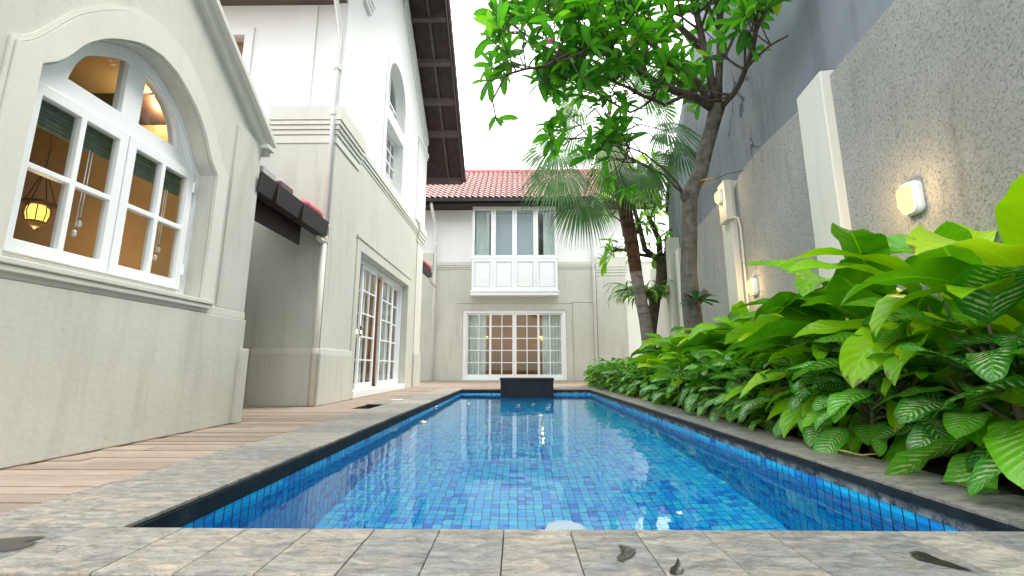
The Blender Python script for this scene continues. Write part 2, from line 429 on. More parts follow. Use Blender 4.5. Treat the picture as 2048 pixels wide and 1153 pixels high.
# ------------------------------------------------------------------ mesh helpers
class MB:
    def __init__(s):
        s.v = []; s.f = []; s.uv = []; s.var = []; s.mi = []; s.cur = 0; s.starts = []

    def add(s, vs, fs, uvs=None, var=0.):
        o = len(s.v); s.starts.append((len(s.v), len(s.f)))
        s.v += [tuple(x) for x in vs]
        s.uv += uvs if uvs else [(0, 0)] * len(vs)
        s.var += [var] * len(vs) if not isinstance(var, list) else var
        s.f += [tuple(i + o for i in f) for f in fs]
        s.mi += [s.cur] * len(fs)

    def box(s, x0, x1, y0, y1, z0, z1):
        vs = [(x, y, z) for x in (x0, x1) for y in (y0, y1) for z in (z0, z1)]
        s.add(vs, [(0, 1, 3, 2), (4, 6, 7, 5), (0, 4, 5, 1), (2, 3, 7, 6), (0, 2, 6, 4), (1, 5, 7, 3)])

    def slab(s, mapf, outer, t0, t1, holes=()):
        loops = [list(outer)] + [list(h) for h in holes]
        pts = [p for l in loops for p in l]; n = len(pts)
        tris = tessellate_polygon([[Vector((a, b, 0)) for a, b in l] for l in loops])
        vs = [mapf(a, b, t0) for a, b in pts] + [mapf(a, b, t1) for a, b in pts]
        fs = [tuple(t) for t in tris] + [tuple(i + n for i in reversed(t)) for t in tris]
        o = 0
        for l in loops:
            k = len(l)
            for i in range(k):
                a, b = o + i, o + (i + 1) % k
                fs.append((a, b, b + n, a + n))
            o += k
        s.add(vs, fs)

    def tube(s, pts, radii, n=8, cap=True):
        pts = [Vector(p) for p in pts]
        if isinstance(radii, (int, float)): radii = [radii] * len(pts)
        rings = []; ref = None
        for i, p in enumerate(pts):
            d = (pts[min(i + 1, len(pts) - 1)] - pts[max(i - 1, 0)]).normalized()
            if ref is None:
                ref = d.orthogonal().normalized()
            ref = (ref - d * ref.dot(d))
            ref = ref.normalized() if ref.length > 1e-5 else d.orthogonal().normalized()
            b = d.cross(ref)
            rings.append([p + (ref * math.cos(2 * math.pi * k / n) + b * math.sin(2 * math.pi * k / n)) * radii[i] for k in range(n)])
        vs = [q for r in rings for q in r]
        fs = [(i * n + k, i * n + (k + 1) % n, (i + 1) * n + (k + 1) % n, (i + 1) * n + k) for i in range(len(pts) - 1) for k in range(n)]
        if cap:
            fs.append(tuple(reversed(range(n)))); fs.append(tuple((len(pts) - 1) * n + k for k in range(n)))
        s.add(vs, fs)

    def lathe(s, prof, c, n=16, axis='z'):
        vs = []
        for r, h in prof:
            for k in range(n):
                a = 2 * math.pi * k / n
                p = (r * math.cos(a), r * math.sin(a), h)
                if axis == 'x': p = (h, p[0], p[1])
                if axis == 'y': p = (p[0], h, p[1])
                vs.append((c[0] + p[0], c[1] + p[1], c[2] + p[2]))
        m = len(prof)
        fs = [(i * n + k, i * n + (k + 1) % n, (i + 1) * n + (k + 1) % n, (i + 1) * n + k) for i in range(m - 1) for k in range(n)]
        fs += [tuple(range(n)), tuple((m - 1) * n + k for k in range(n))]
        s.add(vs, fs)

    def mesh(s, name, mats, smooth=False, fix=True):
        me = bpy.data.meshes.new(name); me.from_pydata(s.v, [], s.f)
        for m in (mats if isinstance(mats, (list, tuple)) else [mats]): me.materials.append(m)
        if any(u != (0, 0) for u in s.uv[:50]):
            ul = me.uv_layers.new(name='UVMap')
            li = [0] * len(me.loops); me.loops.foreach_get('vertex_index', li)
            ul.data.foreach_set('uv', [c for i in li for c in s.uv[i]])
            a = me.attributes.new('leafvar', 'FLOAT', 'POINT'); a.data.foreach_set('value', s.var)
        if any(s.mi): me.polygons.foreach_set('material_index', s.mi)
        if fix:
            bm = bmesh.new(); bm.from_mesh(me); bmesh.ops.recalc_face_normals(bm, faces=bm.faces[:]); bm.to_mesh(me); bm.free()
        if smooth: me.polygons.foreach_set('use_smooth', [True] * len(me.polygons))
        me.update()
        return me

    def build(s, name, mats, parent=None, smooth=False, fix=True, bevel=0):
        o = bpy.data.objects.new(name, s.mesh(name, mats, smooth, fix)); COL.objects.link(o)
        if parent: o.parent = parent
        if bevel:
            b = o.modifiers.new('bevel', 'BEVEL'); b.width = bevel; b.segments = 2; b.limit_method = 'ANGLE'; b.angle_limit = R(50)
        return o

    def split(s, name, mats, parent, root=None, **kw):
        # every piece that was added becomes an object of its own
        st = s.starts + [(len(s.v), len(s.f))]
        for (v0, f0), (v1, f1) in zip(st, st[1:]):
            m = MB(); m.v = s.v[v0:v1]; m.uv = s.uv[v0:v1]; m.var = s.var[v0:v1]; m.f = [tuple(i - v0 for i in f) for f in s.f[f0:f1]]; m.mi = s.mi[f0:f1]
            o = m.build(name, mats, parent, **kw)
            if root: under(o, root)


PX = lambda a, b, t: (t, a, b)      # plane facing the pool: (y, z) at x = t
PY = lambda a, b, t: (a, t, b)      # plane facing the camera: (x, z) at y = t
PZ = lambda a, b, t: (a, b, t)


def rect(a0, a1, b0, b1): return [(a0, b0), (a1, b0), (a1, b1), (a0, b1)]


def smooth_pts(p, n=4):
    out = []
    for i in range(len(p) - 1):
        p0 = p[max(i - 1, 0)]; p1 = p[i]; p2 = p[i + 1]; p3 = p[min(i + 2, len(p) - 1)]
        for k in range(n):
            t = k / n
            out.append(tuple(.5 * (2 * p1[j] + (p2[j] - p0[j]) * t + (2 * p0[j] - 5 * p1[j] + 4 * p2[j] - p3[j]) * t * t + (3 * p1[j] - p0[j] - 3 * p2[j] + p3[j]) * t ** 3) for j in range(2)))
    out.append(p[-1])
    return out


def mirror(c, half, bottom):
    """closed outline from a half profile (offset, height), foot first, about the axis c"""
    r = [(c + h, z) for h, z in half]; l = [(c - h, z) for h, z in reversed(half[:-1])]
    return [(c - half[0][0], bottom), (c + half[0][0], bottom)] + r + l


def tag(o, label=None, cat=None, group=None, kind=None):
    if label: o['label'] = label
    if cat: o['category'] = cat
    if group: o['group'] = group
    if kind: o['kind'] = kind
    return o


def thing(name, label, cat, loc=(0, 0, 0), group=None):
    o = bpy.data.objects.new(name, None); COL.objects.link(o); o.location = loc; o.empty_display_size = .2
    return tag(o, label, cat, group)


def copy_tree(o, parent=None):
    c = o.copy(); COL.objects.link(c)
    if parent: c.parent = parent
    for ch in list(o.children): copy_tree(ch, c)
    return c


def leaf(mb, base, yaw, elev, Ln, W, curl=1.0, roll=0., fold=.15, und=.03, var=0., n=8, tip=.7, low=.55, twist=0.):
    p = Vector(base); a = elev; cy, sy = math.cos(yaw), math.sin(yaw)
    side0 = Vector((-sy, cy, 0)); vs = []; uvs = []; ph = rnd.random() * 6
    mx = max(((k / 40) ** low) * ((1 - k / 40) ** tip) for k in range(41))
    ph2 = rnd.random() * 6
    for i in range(n + 1):
        t = i / n
        d = Vector((cy * math.cos(a), sy * math.cos(a), math.sin(a)))
        up = side0.cross(d) * -1
        if up.z < 0 and abs(a) < math.pi / 2: up = -up
        ro = roll + twist * t
        side = side0 * math.cos(ro) + up * math.sin(ro); nn = up * math.cos(ro) - side0 * math.sin(ro)
        w = W * .5 * max((t ** low) * ((1 - t) ** tip) / mx, .012)
        for s in (-1, -.5, 0, .5, 1):
            wv = und * W * math.sin(t * 17 + ph + (2.1 if s < 0 else 0)) * s * s + und * .6 * W * math.sin(t * 5 + ph2) * abs(s)
            vs.append(p + side * (s * w) + nn * (abs(s) ** 1.3 * fold * w + wv * (w / (W * .5))))
            uvs.append((s * .5 + .5 + 1e-4, t))
        p = p + d * (Ln / n); a -= curl / n * (0.5 + t)
    fs = [(i * 5 + k, i * 5 + k + 1, (i + 1) * 5 + k + 1, (i + 1) * 5 + k) for i in range(n) for k in range(4)]
    mb.add(vs, fs, uvs, var)


# ------------------------------------------------------------------ world and sun
w = bpy.data.worlds.new('World'); sc.world = w; w.use_nodes = True
nt = w.node_tree; bg = nt.nodes['Background']
sky = nt.nodes.new('ShaderNodeTexSky'); sky.sky_type = 'NISHITA'; sky.sun_disc = False
SUN_EL, SUN_AZ = R(62), R(70)       # azimuth measured from +Y towards +X
sky.sun_elevation = SUN_EL; sky.sun_rotation = SUN_AZ
sky.air_density = 1.0; sky.dust_density = 4.0; sky.ozone_density = 1.0
hs = nt.nodes.new('ShaderNodeHueSaturation'); hs.inputs['Saturation'].default_value = .28
nt.links.new(sky.outputs[0], hs.inputs['Color'])
# a closed white cloud deck: brighter than clear blue and nearly even
mxn = nt.nodes.new('ShaderNodeMixRGB'); mxn.inputs[0].default_value = .7; mxn.inputs[2].default_value = (9.2, 9.5, 9.7, 1)
nt.links.new(hs.outputs[0], mxn.inputs[1]); nt.links.new(mxn.outputs[0], bg.inputs['Color'])
bg.inputs['Strength'].default_value = .15
sl = bpy.data.lights.new('sun', 'SUN'); sl.energy = 1.1; sl.angle = R(14); sl.color = (1, .96, .9)
so = bpy.data.objects.new('sun', sl); COL.objects.link(so)
sd = Vector((math.sin(SUN_AZ) * math.cos(SUN_EL), math.cos(SUN_AZ) * math.cos(SUN_EL), math.sin(SUN_EL)))
so.rotation_euler = sd.to_track_quat('Z', 'Y').to_euler()
sc.view_settings.view_transform = 'Standard'; sc.view_settings.look = 'None'
sc.view_settings.exposure = 1.5; sc.view_settings.gamma = 1
cy_ = sc.cycles
cy_.max_bounces = 20; cy_.diffuse_bounces = 10; cy_.glossy_bounces = 10; cy_.transmission_bounces = 12; cy_.transparent_max_bounces = 12
cy_.caustics_reflective = True; cy_.caustics_refractive = True; cy_.sample_clamp_indirect = 6; cy_.use_denoising = True
cy_.blur_glossy = .2


def lamp(name, loc, power, col=(1, .7, .35), r=.05):
    l = bpy.data.lights.new(name, 'POINT'); l.energy = power; l.color = col; l.shadow_soft_size = r
    o = bpy.data.objects.new(name, l); COL.objects.link(o); o.location = loc
    return o

# ------------------------------------------------------------------ setting: ground, deck, coping, pool
PX0, PX1, PY0, PY1 = -1.25, 1.615, 1.48, 9.95
WL, FL = -.115, -1.25
mb = MB(); mb.slab(PZ, rect(-60, 60, -40, 90), -.16, -.075, [rect(PX0 - .12, PX1 + .12, PY0 - .12, PY1 + .12)])
tag(mb.build('ground', M['ground']), kind='structure')
KW = .133                                  # the boundary wall runs slightly away from the pool axis
wx = lambda y, o=0: 2.6 + KW * y + o
mb = MB(); vs = []; nx, ny = 16, 60
for j in range(ny + 1):
    y = 1.0 + 11.9 * j / ny
    for i in range(nx + 1):
        x = 1.93 + (wx(y, .02) - 1.93) * i / nx
        vs.append((x, y, -.035 + .03 * math.sin(i * .2) + rnd.uniform(-.012, .012) - (.02 if i == 0 else 0)))
mb.add(vs, [(j * (nx + 1) + i, j * (nx + 1) + i + 1, (j + 1) * (nx + 1) + i + 1, (j + 1) * (nx + 1) + i) for j in range(ny) for i in range(nx)])
tag(mb.build('planting_soil', M['soil'], fix=False), kind='structure')

mb = MB(); y = .2
while y < 15.55:
    wd = .098
    segs = []
    if y < 10.36:
        x0 = -4.6 if 4.05 < y < 5.78 else -2.7
        x1 = -1.785
        if 5.42 < y < 6.03: x1 = -2.02
        if 6.03 <= y < 7.6: x1 = -2.06
        segs.append((x0, x1))
    else:
        segs.append((-4.2, 4.4))
    for x0, x1 in segs:
        # boards are butt-jointed here and there
        cuts = [x0]
        q = x0 + rnd.uniform(.3, 2.2)
        while q < x1 - .3:
            cuts.append(q); q += rnd.uniform(1.2, 2.6)
        cuts.append(x1)
        for a, b in zip(cuts, cuts[1:]):
            h = rnd.uniform(-.003, .003) - .004
            mb.box(a + .001, b - .001, y, y + wd, -.03, h)
    y += wd + rnd.choice((.003, .003, .004, .008))
tag(mb.build('wooden_deck', M['deck']), kind='structure')

mb = MB()
B = .016                                   # slab thickness seen above the black band


def slabs(x0, x1, y0, y1, along, sizes):
    if along == 'x':
        q = x0
        while q < x1 - .05:
            e = min(q + rnd.choice(sizes), x1)
            h = rnd.uniform(-.0012, .0008)
            mb.box(q + .0012, e - .0012, y0 + rnd.uniform(0, .001), y1, -B, h); q = e
    else:
        q = y0
        while q < y1 - .05:
            e = min(q + rnd.choice(sizes), y1)
            h = rnd.uniform(-.0012, .0008)
            mb.box(x0, x1 + rnd.uniform(-.001, 0), q + .0012, e - .0012, -B, h); q = e


slabs(-3.4, -1.256, 1.165, 1.473, 'x', (.2, .21, .4))
slabs(-1.256, 3.2, 1.165, 1.473, 'x', (.2, .2, .205))
slabs(-1.78, PX0 - .006, 1.477, 10.3, 'y', (.6, .62, .4))
tag(mb.build('pool_coping', M['slate'], bevel=.003), kind='structure')
mb = MB()
slabs(PX1 + .006, 1.985, 1.477, 10.3, 'y', (.6, .4, .5))
slabs(PX0 - .002, PX1 + .002, 9.957, 10.3, 'x', (.4, .5))
mb.box(-2.05, -1.786, 6.05, 7.55, -B, .002)
tag(mb.build('side_coping', M['slate_dry'], bevel=.003), kind='structure')
mb = MB()
mb.slab(PZ, rect(-1.77, 1.98, 1.2, 10.29), -.085, -B - .002, [rect(PX0 + .006, PX1 - .006, PY0 + .006, PY1 - .006)])
mb.box(-2.045, -2.02, 5.4, 6.05, -.12, -.01); mb.box(-2.03, -1.78, 6.03, 6.06, -.12, -.006)
tag(mb.build('pool_edging', M['band']), kind='structure')
mb = MB()
mb.box(-3.4, 3.2, 1.02, 1.16, -.05, -.008); mb.box(-3.4, 3.2, .2, 1.015, -.05, -.004)
tag(mb.build('pavement', M['tan_stone']), kind='structure')
mb = MB(); mb.box(PX0 - .1, PX1 + .1, PY0 - .1, PY1 + .1, FL - .1, FL); tag(mb.build('pool_floor', M['tile_floor']), kind='structure')
mb = MB(); mb.box(PX0 - .1, PX0, PY0 - .1, PY1 + .1, FL + .001, -.0855); mb.box(PX1, PX1 + .1, PY0 - .1, PY1 + .1, FL + .001, -.0855)
tag(mb.build('pool_side_wall', M['tile_wx']), kind='structure')
mb = MB(); mb.box(PX0, PX1, PY0 - .1, PY0, FL + .001, -.0855); mb.box(PX0, PX1, PY1, PY1 + .1, FL + .001, -.0855)
tag(mb.build('pool_end_wall', M['tile_wy']), kind='structure')
mb = MB(); nx, ny = 40, 110
vs = [(PX0 - .004 + (PX1 - PX0 + .008) * i / nx, PY0 - .004 + (PY1 - PY0 + .008) * j / ny, WL) for j in range(ny + 1) for i in range(nx + 1)]
mb.add(vs, [(j * (nx + 1) + i, j * (nx + 1) + i + 1, (j + 1) * (nx + 1) + i + 1, (j + 1) * (nx + 1) + i) for j in range(ny) for i in range(nx)])
tag(mb.build('pool_water', M['water'], smooth=True, fix=False), kind='structure')

# spout block at the far end of the pool
t = thing('water_spout', 'low black stone block rising from the water at the far end of the pool', 'water feature', (.21, 9.45, 0))
mb = MB(); mb.box(-.56, .56, -.02, .62, -.45, .215); mb.build('stone_body', M['black_stone'], t, bevel=.006)
mb = MB(); mb.box(-.58, .58, -.04, .64, .216, .255); mb.build('cap_slab', M['black_stone'], t, bevel=.005)
# round lid on the deck, lamps and drain under water
mb = MB(); mb.lathe([(.10, 0), (.10, .008), (.085, .012), (.07, .010), (.0001, .010)], (0, 0, 0), 24)
o = mb.build('skimmer_lid', M['trim']); o.location = at_z(795, 801, .004)
tag(o, 'round cream skimmer lid set in the stone strip beside the pool', 'lid')
t = thing('underwater_lamp', 'round pale lamp set in the left pool wall just under the waterline', 'pool lamp', (PX0, 4.55, -.24))
mb = MB(); mb.lathe([(.10, 0), (.10, .012), (.085, .022)], (0, 0, 0), 24, 'x'); mb.build('rim', M['concrete'], t)
mb = MB(); mb.lathe([(.083, .018), (.07, .03), (.04, .036), (.001, .038)], (0, 0, 0), 24, 'x'); mb.build('lens', M['petal_white'], t, smooth=True)
mb = MB(); mb.lathe([(.13, 0), (.13, .010), (.11, .018), (.0001, .022)], (0, 0, 0), 28)
o = mb.build('pool_drain', M['drain_white']); o.location = (.30, 2.93, FL)
tag(o, 'round white drain cover on the pool floor by the near edge', 'drain cover')

# puddles left on the slate
M['wet'] = None
m, nt, out = new_mat('wet slate'); v = obj_vec(nt)
finish(nt, out, ramp(nt, noise(nt, v, 25, 5), [(.3, (.022, .023, .021)), (.7, (.06, .055, .042))]), .04, None, .3); M['wet'] = m
pr = [n for n in nt.nodes if n.type == 'BSDF_PRINCIPLED'][0]
av = N(nt, 'Attribute', _attribute_name='leafvar'); tb = nt.nodes.new('ShaderNodeBsdfTransparent'); mx = nt.nodes.new('ShaderNodeMixShader')
nt.links.new(step(nt, math_n(nt, 'ADD', av.outputs['Fac'], math_n(nt, 'MULTIPLY', noise(nt, v, 28, 6, .7), 1.1)), .72, .98), mx.inputs[0])
L(nt, tb, 0, mx, 1); L(nt, pr, 0, mx, 2); L(nt, mx, 0, out, 0)


def puddle(px, label):
    pts = [at_z(u, v, .001) for u, v in px]
    c = sum(pts, Vector()) / len(pts)
    loc = [(p.x - c.x, p.y - c.y) for p in pts]; loc = smooth_pts(loc + [loc[0]], 4)[:-1]
    mb = MB(); n = len(loc); vs = [(0, 0, .0008)]; va = [1.0]
    for q, f in ((.45, .75), (.8, .38), (1.12, 0.0)):
        vs += [(a * q, b * q, .0008 if q < 1 else .0004) for a, b in loc]; va += [f] * n
    fs = [(0, 1 + k, 1 + (k + 1) % n) for k in range(n)] + [(1 + r * n + k, 1 + (r + 1) * n + k, 1 + (r + 1) * n + (k + 1) % n, 1 + r * n + (k + 1) % n) for r in range(2) for k in range(n)]
    mb.add(vs, fs, [(.5, .5)] * len(vs), va)
    o = mb.build('puddle', M['wet']); o.location = c
    tag(o, label, 'puddle', 'puddles on the near coping')


puddle([(1235, 1088), (1258, 1092), (1274, 1100), (1268, 1112), (1246, 1128), (1230, 1118), (1240, 1106)], 'small angular puddle drying on the near stone edge, left of the drop-shaped one')
puddle([(1356, 1112), (1362, 1128), (1368, 1140), (1362, 1152), (1340, 1151), (1338, 1138), (1350, 1128)], 'small drop-shaped puddle on the near stone edge, right beside the angular one')
puddle([(1812, 1103), (1840, 1102), (1880, 1118), (1910, 1128), (1962, 1148), (1900, 1136), (1850, 1125), (1826, 1116)], 'long thin puddle trailing across the near stone edge at the right')
puddle([(-30, 1080), (60, 1072), (95, 1074), (50, 1085), (78, 1083), (40, 1100), (-30, 1110)], 'dark wet patch on the stone at the left end of the near edge')
puddle([(1872, 968), (1925, 975), (1935, 985), (1990, 992), (2040, 985), (2010, 972), (1950, 966), (1900, 962)], 'ragged wet patch on the right stone edge below the splashed leaves')

# ------------------------------------------------------------------ pool house on the left (gable wall with the arched window)
def frame_slab(mb, mapf, a0, a1, b0, b1, t0, t1, cols, rows, stile=.055, bar=.026, bottom=None, top=None):
    """a glazed leaf: outer frame with cols x rows panes cut through"""
    bt = bottom or stile; tp = top or stile
    cw = (a1 - a0 - 2 * stile - bar * (cols - 1)) / cols; rh = (b1 - b0 - bt - tp - bar * (rows - 1)) / rows
    holes = []
    for i in range(cols):
        for j in range(rows):
            x = a0 + stile + i * (cw + bar); z = b0 + bt + j * (rh + bar)
            holes.append(rect(x, x + cw, z, z + rh))
    mb.slab(mapf, rect(a0, a1, b0, b1), t0, t1, holes)


def room(name, parent, x0, x1, y0, y1, z0, z1, mat, open_side, th=.04):
    """lining of a room, open on the side of its window wall"""
    mb = MB()
    mb.box(x0 - th, x1, y0 - th, y1 + th, z0 - th, z0); mb.box(x0 - th, x1, y0 - th, y1 + th, z1, z1 + th)
    if open_side != 'y0': mb.box(x0, x1, y0 - th, y0, z0, z1)
    mb.box(x0, x1, y1, y1 + th, z0, z1)
    mb.box(x0 - th, x0, y0 - th, y1 + th, z0, z1)
    if open_side != 'x1': mb.box(x1, x1 + th, y0, y1, z0, z1)
    return mb.build(name, mat, parent)


pool_house = thing('pool_house', 'cream gabled building with a big arched window at the left of the pool', 'house', (-2.55, 2.77, 0))
IP = Matrix.Translation((2.55, -2.77, 0))


def under(o, root):
    o.matrix_parent_inverse = Matrix.Translation(-root.location); return o


WC = 2.765
rec = smooth_pts([(.69, 2.10), (.665, 2.125), (.61, 2.18), (.555, 2.27), (.505, 2.365), (.44, 2.45), (.366, 2.525), (.25, 2.61), (.13, 2.675), (0, 2.70)], 3)
recess = mirror(WC, [(.69, 1.04)] + rec, 1.04)
sur = smooth_pts([(.825, 2.15), (.79, 2.17), (.73, 2.24), (.67, 2.345), (.60, 2.47), (.527, 2.575), (.37, 2.745), (.2, 2.87), (0, 2.915)], 3)
surround = mirror(WC, [(.825, 1.01)] + sur, 1.01)
PG = .73
gab = [(-.3, 0), (4.03, 0), (4.03, 2.74), (WC, 2.74 + PG * (4.03 - WC)), (-.3, 2.74 + PG * (4.03 - WC) - PG * (WC + .3))]
mb = MB(); mb.slab(PX, gab, -2.58, -2.80, [recess])
mb.box(-6.5, -2.80, 3.88, 4.03, 0, 2.74)
mb.box(-6.5, -6.3, -.3, 3.88, 0, 2.74)
under(mb.build('wall', M['plaster'], pool_house), pool_house)
mb = MB(); mb.box(-2.60, -2.545, -.3, 4.05, 0, .93); mb.box(-2.60, -2.50, 3.99, 4.075, 0, .66); mb.box(-6.5, -2.60, 4.0, 4.075, 0, .66)
under(mb.build('plinth', M['plaster'], pool_house, bevel=.008), pool_house)
mb = MB(); mb.box(-2.60, -2.555, -.3, 4.04, .931, 1.0)
under(mb.build('string_course', M['trim'], pool_house, bevel=.006), pool_house)
mb = MB(); mb.slab(PX, surround, -2.585, -2.553, [mirror(WC, [(.70, 1.02)] + [(h + .01, z + .01) for h, z in rec], 1.02)])
mb.slab(PX, mirror(WC, [(.845, 1.008)] + [(h + .02, z + .018) for h, z in sur], 1.008), -2.585, -2.566, [mirror(WC, [(.8255, 1.0095)] + [(h + .002, z + .002) for h, z in sur], 1.0095)])
under(mb.build('window_surround', M['trim'], pool_house), pool_house)
mb = MB(); mb.box(-2.60, -2.562, 3.66, 4.036, 1.0015, 2.70)
under(mb.build('corner_pilaster', M['plaster'], pool_house, bevel=.006), pool_house)
# sloping gable coping, two steps
mb = MB()
for sgn in (1, -1):
    a = (WC, 2.74 + PG * (4.03 - WC)); b = (WC + sgn * 1.36, 2.74 + PG * (4.03 - WC) - PG * 1.36)
    for (o0, o1, xf) in ((-.06, .04, -2.53), (.041, .10, -2.475)):
        mb.slab(PX, [(a[0], a[1] + o0), (b[0], b[1] + o0), (b[0], b[1] + o1), (a[0], a[1] + o1)], -2.85, xf)
mb.box(-2.86, -2.49, 4.01, 4.13, 2.655, 2.70)
under(mb.build('gable_coping', M['trim'], pool_house, bevel=.004), pool_house)
mb = MB()
for sgn in (1, -1):
    mb.slab(lambda a, b, t: (t, a, b), [(WC, 3.68), (WC + sgn * 1.33, 3.68 - PG * 1.33), (WC + sgn * 1.33, 3.62 - PG * 1.33), (WC, 3.62)], -2.86, -6.5)
under(mb.build('roof', M['roof_dark'], pool_house), pool_house)
mb = MB()
mb.slab(PX, [(WC - .79, 1.0015), (WC + .79, 1.0015), (WC + .79, 1.035), (WC - .79, 1.035)], -2.72, -2.515)
mb.slab(PX, [(WC - .77, .965), (WC + .77, .965), (WC + .79, 1.0), (WC - .79, 1.0)], -2.59, -2.525)
under(mb.build('window_sill', M['trim'], pool_house, bevel=.006), pool_house)
# fixed timber frame with the two arched lights
pane = smooth_pts([(.43, 2.215), (.40, 2.335), (.345, 2.44), (.25, 2.535), (.15, 2.59), (.07, 2.615)], 3)
hr = [(WC + .07, 2.215)] + [(WC + h, z) for h, z in pane]
hl = [(WC - .07, 2.215)] + [(WC - h, z) for h, z in pane]
co_ = (WC - .622, WC + .622, 1.095, 2.095)
fo = mirror(WC, [(.688, 1.042)] + [(h - .002, z - .002) for h, z in rec], 1.042)
mb = MB(); mb.slab(PX, fo, -2.785, -2.715, [hr, hl, rect(*co_)])
in1 = mirror(WC, [(.655, 1.06)] + [(h * .955, 2.06 + (z - 2.10) * .955) for h, z in rec], 1.06)
in2 = mirror(WC, [(.64, 1.07)] + [(h * .93, 2.05 + (z - 2.10) * .92) for h, z in rec], 1.07)
mb.slab(PX, fo, -2.714, -2.700, [in1]); mb.slab(PX, mirror(WC, [(.6545, 1.0605)] + [(h * .954, 2.0595 + (z - 2.10) * .954) for h, z in rec], 1.0605), -2.714, -2.708, [in2])
wf = under(mb.build('window_frame', M['white'], pool_house), pool_house)
for h in (hr, hl):
    mb = MB(); mb.slab(PX, [(a + (.004 if a > WC else -.004) * 0, b) for a, b in h], -2.752, -2.747)
    mb.build('pane', M['glass'], wf)
for a0, a1, hy in ((WC - .618, WC - .004, WC - .618), (WC + .004, WC + .618, WC + .618)):
    mb = MB(); frame_slab(mb, PX, a0, a1, 1.10, 2.088, -2.742, -2.690, 2, 2, .062, .034, .075, .07)
    cs = under(mb.build('casement', M['white'], pool_house, bevel=.004), pool_house)
    mb = MB(); mb.box(-2.722, -2.717, a0 + .05, a1 - .05, 1.16, 2.03); mb.build('pane', M['glass'], cs)
    for zz in (1.22, 1.92):
        mb = MB(); mb.tube([(-2.684, hy, zz), (-2.684, hy, zz + .085)], .009, 8); mb.box(-2.692, -2.688, hy - .02, hy + .02, zz + .005, zz + .08)
        mb.build('hinge', M['white'], cs)
under(room('room_lining', pool_house, -6.2, -2.82, -.1, 3.86, .02, 3.0, M['room'], 'x1'), pool_house)
# things in that room
bl = thing('window_blind', 'rolled up greenish slatted blind behind the top of the left casement', 'blind', (-2.80, WC - .31, 1.985), 'blinds in the arched window')
M['bamboo'] = paint('grey green bamboo', (.20, .25, .20), .3, 20, .7)
mb = MB()
for k in range(9): mb.box(-.012 - .004 * (k % 2), .012 + .004 * (k % 3), -.29, .29, -.10 + k * .018, -.085 + k * .018)
mb.build('slat_roll', M['bamboo'], bl)
mb = MB(); mb.tube([(.015, .17, -.1), (.015, .165, -.55)], .0035, 5); mb.tube([(.02, .145, -.1), (.02, .14, -.62)], .0035, 5)
for q in ((.015, .165, -.57), (.02, .14, -.64)): mb.lathe([(.006, 0), (.013, -.01), (.013, -.035), (.008, -.045)], q, 8)
mb.build('pull_cord', M['white'], bl)
b2 = copy_tree(bl); b2.location.y = WC + .31; b2['label'] = 'rolled up greenish slatted blind behind the top of the right casement'
lt = at(75, 424, 3.05); 
lt = at_x(75, 424, -3.75)
t = thing('pendant_lantern', 'lit bronze lantern with amber glass hanging on a chain inside the arched window', 'lantern', lt)
mb = MB(); mb.lathe([(.001, .10), (.05, .095), (.10, .075), (.105, .062), (.06, .055), (.055, .05)], (0, 0, 0), 20); mb.build('cap', M['brass'], t, smooth=True)
mb = MB(); mb.lathe([(.045, .05), (.062, .03), (.066, -.02), (.055, -.07), (.04, -.085)], (0, 0, 0), 16); mb.build('glass_shade', M['lantern_glow'], t, smooth=True)
mb = MB()
for k in range(8):
    a = k * math.pi / 4
    mb.tube([(.064 * math.cos(a), .064 * math.sin(a), .045), (.075 * math.cos(a), .075 * math.sin(a), -.01), (.06 * math.cos(a), .06 * math.sin(a), -.075)], .004, 5)
mb.build('cage', M['brass'], t)
mb = MB(); mb.lathe([(.055, -.075), (.06, -.088), (.03, -.10), (.035, -.115), (.012, -.13), (.001, -.14)], (0, 0, 0), 16); mb.build('finial', M['brass'], t, smooth=True)
mb = MB()
for k in range(4):
    a = k * math.pi / 2 + .4
    mb.tube([(.095 * math.cos(a), .095 * math.sin(a), .075), (.02 * math.cos(a), .02 * math.sin(a), .30)], .004, 5)
mb.lathe([(.001, .33), (.04, .325), (.045, .30), (.001, .295)], (0, 0, 0), 12)
top = 2.98 - lt.z
k = .33
while k < top:
    mb.tube([(0, 0, k), (.006 * ((int(k * 40) % 2) * 2 - 1), 0, k + .02), (0, 0, k + .04)], .005, 5); k += .04
mb.build('chain', M['brass'], t)
lamp('lantern_light', lt + Vector((0, 0, -.22)), 5, (1, .62, .25), .07)
for i, (u, v, z) in enumerate(((315, 201, 2.97), (133, 343, 2.97))):
    p = at_z(u, v, z)
    t = thing('ceiling_downlight', ('lit round downlight seen through the right arched pane', 'lit round downlight seen through the left casement beside the lantern chain')[i], 'ceiling light', (p.x, p.y, 2.995), 'downlights in the pool house')
    mb = MB(); mb.lathe([(.06, 0), (.06, -.012), (.045, -.014)], (0, 0, 0), 20); mb.build('rim', M['white'], t)
    mb = MB(); mb.lathe([(.044, -.012), (.001, -.0145)], (0, 0, 0), 20); mb.build('lens', M['down_glow'], t)
    lamp('downlight_light', (p.x, p.y, 2.9), 6, (1, .68, .32), .05)

# ------------------------------------------------------------------ main house
house = thing('main_house', 'tall white and cream house with a dark eaved gable beside the pool', 'house', (-2.6, 8.6, 0))
HX = -2.6; HY = 5.76; HE = 11.58; SZ = 3.98


def hp(o): return under(o, house)


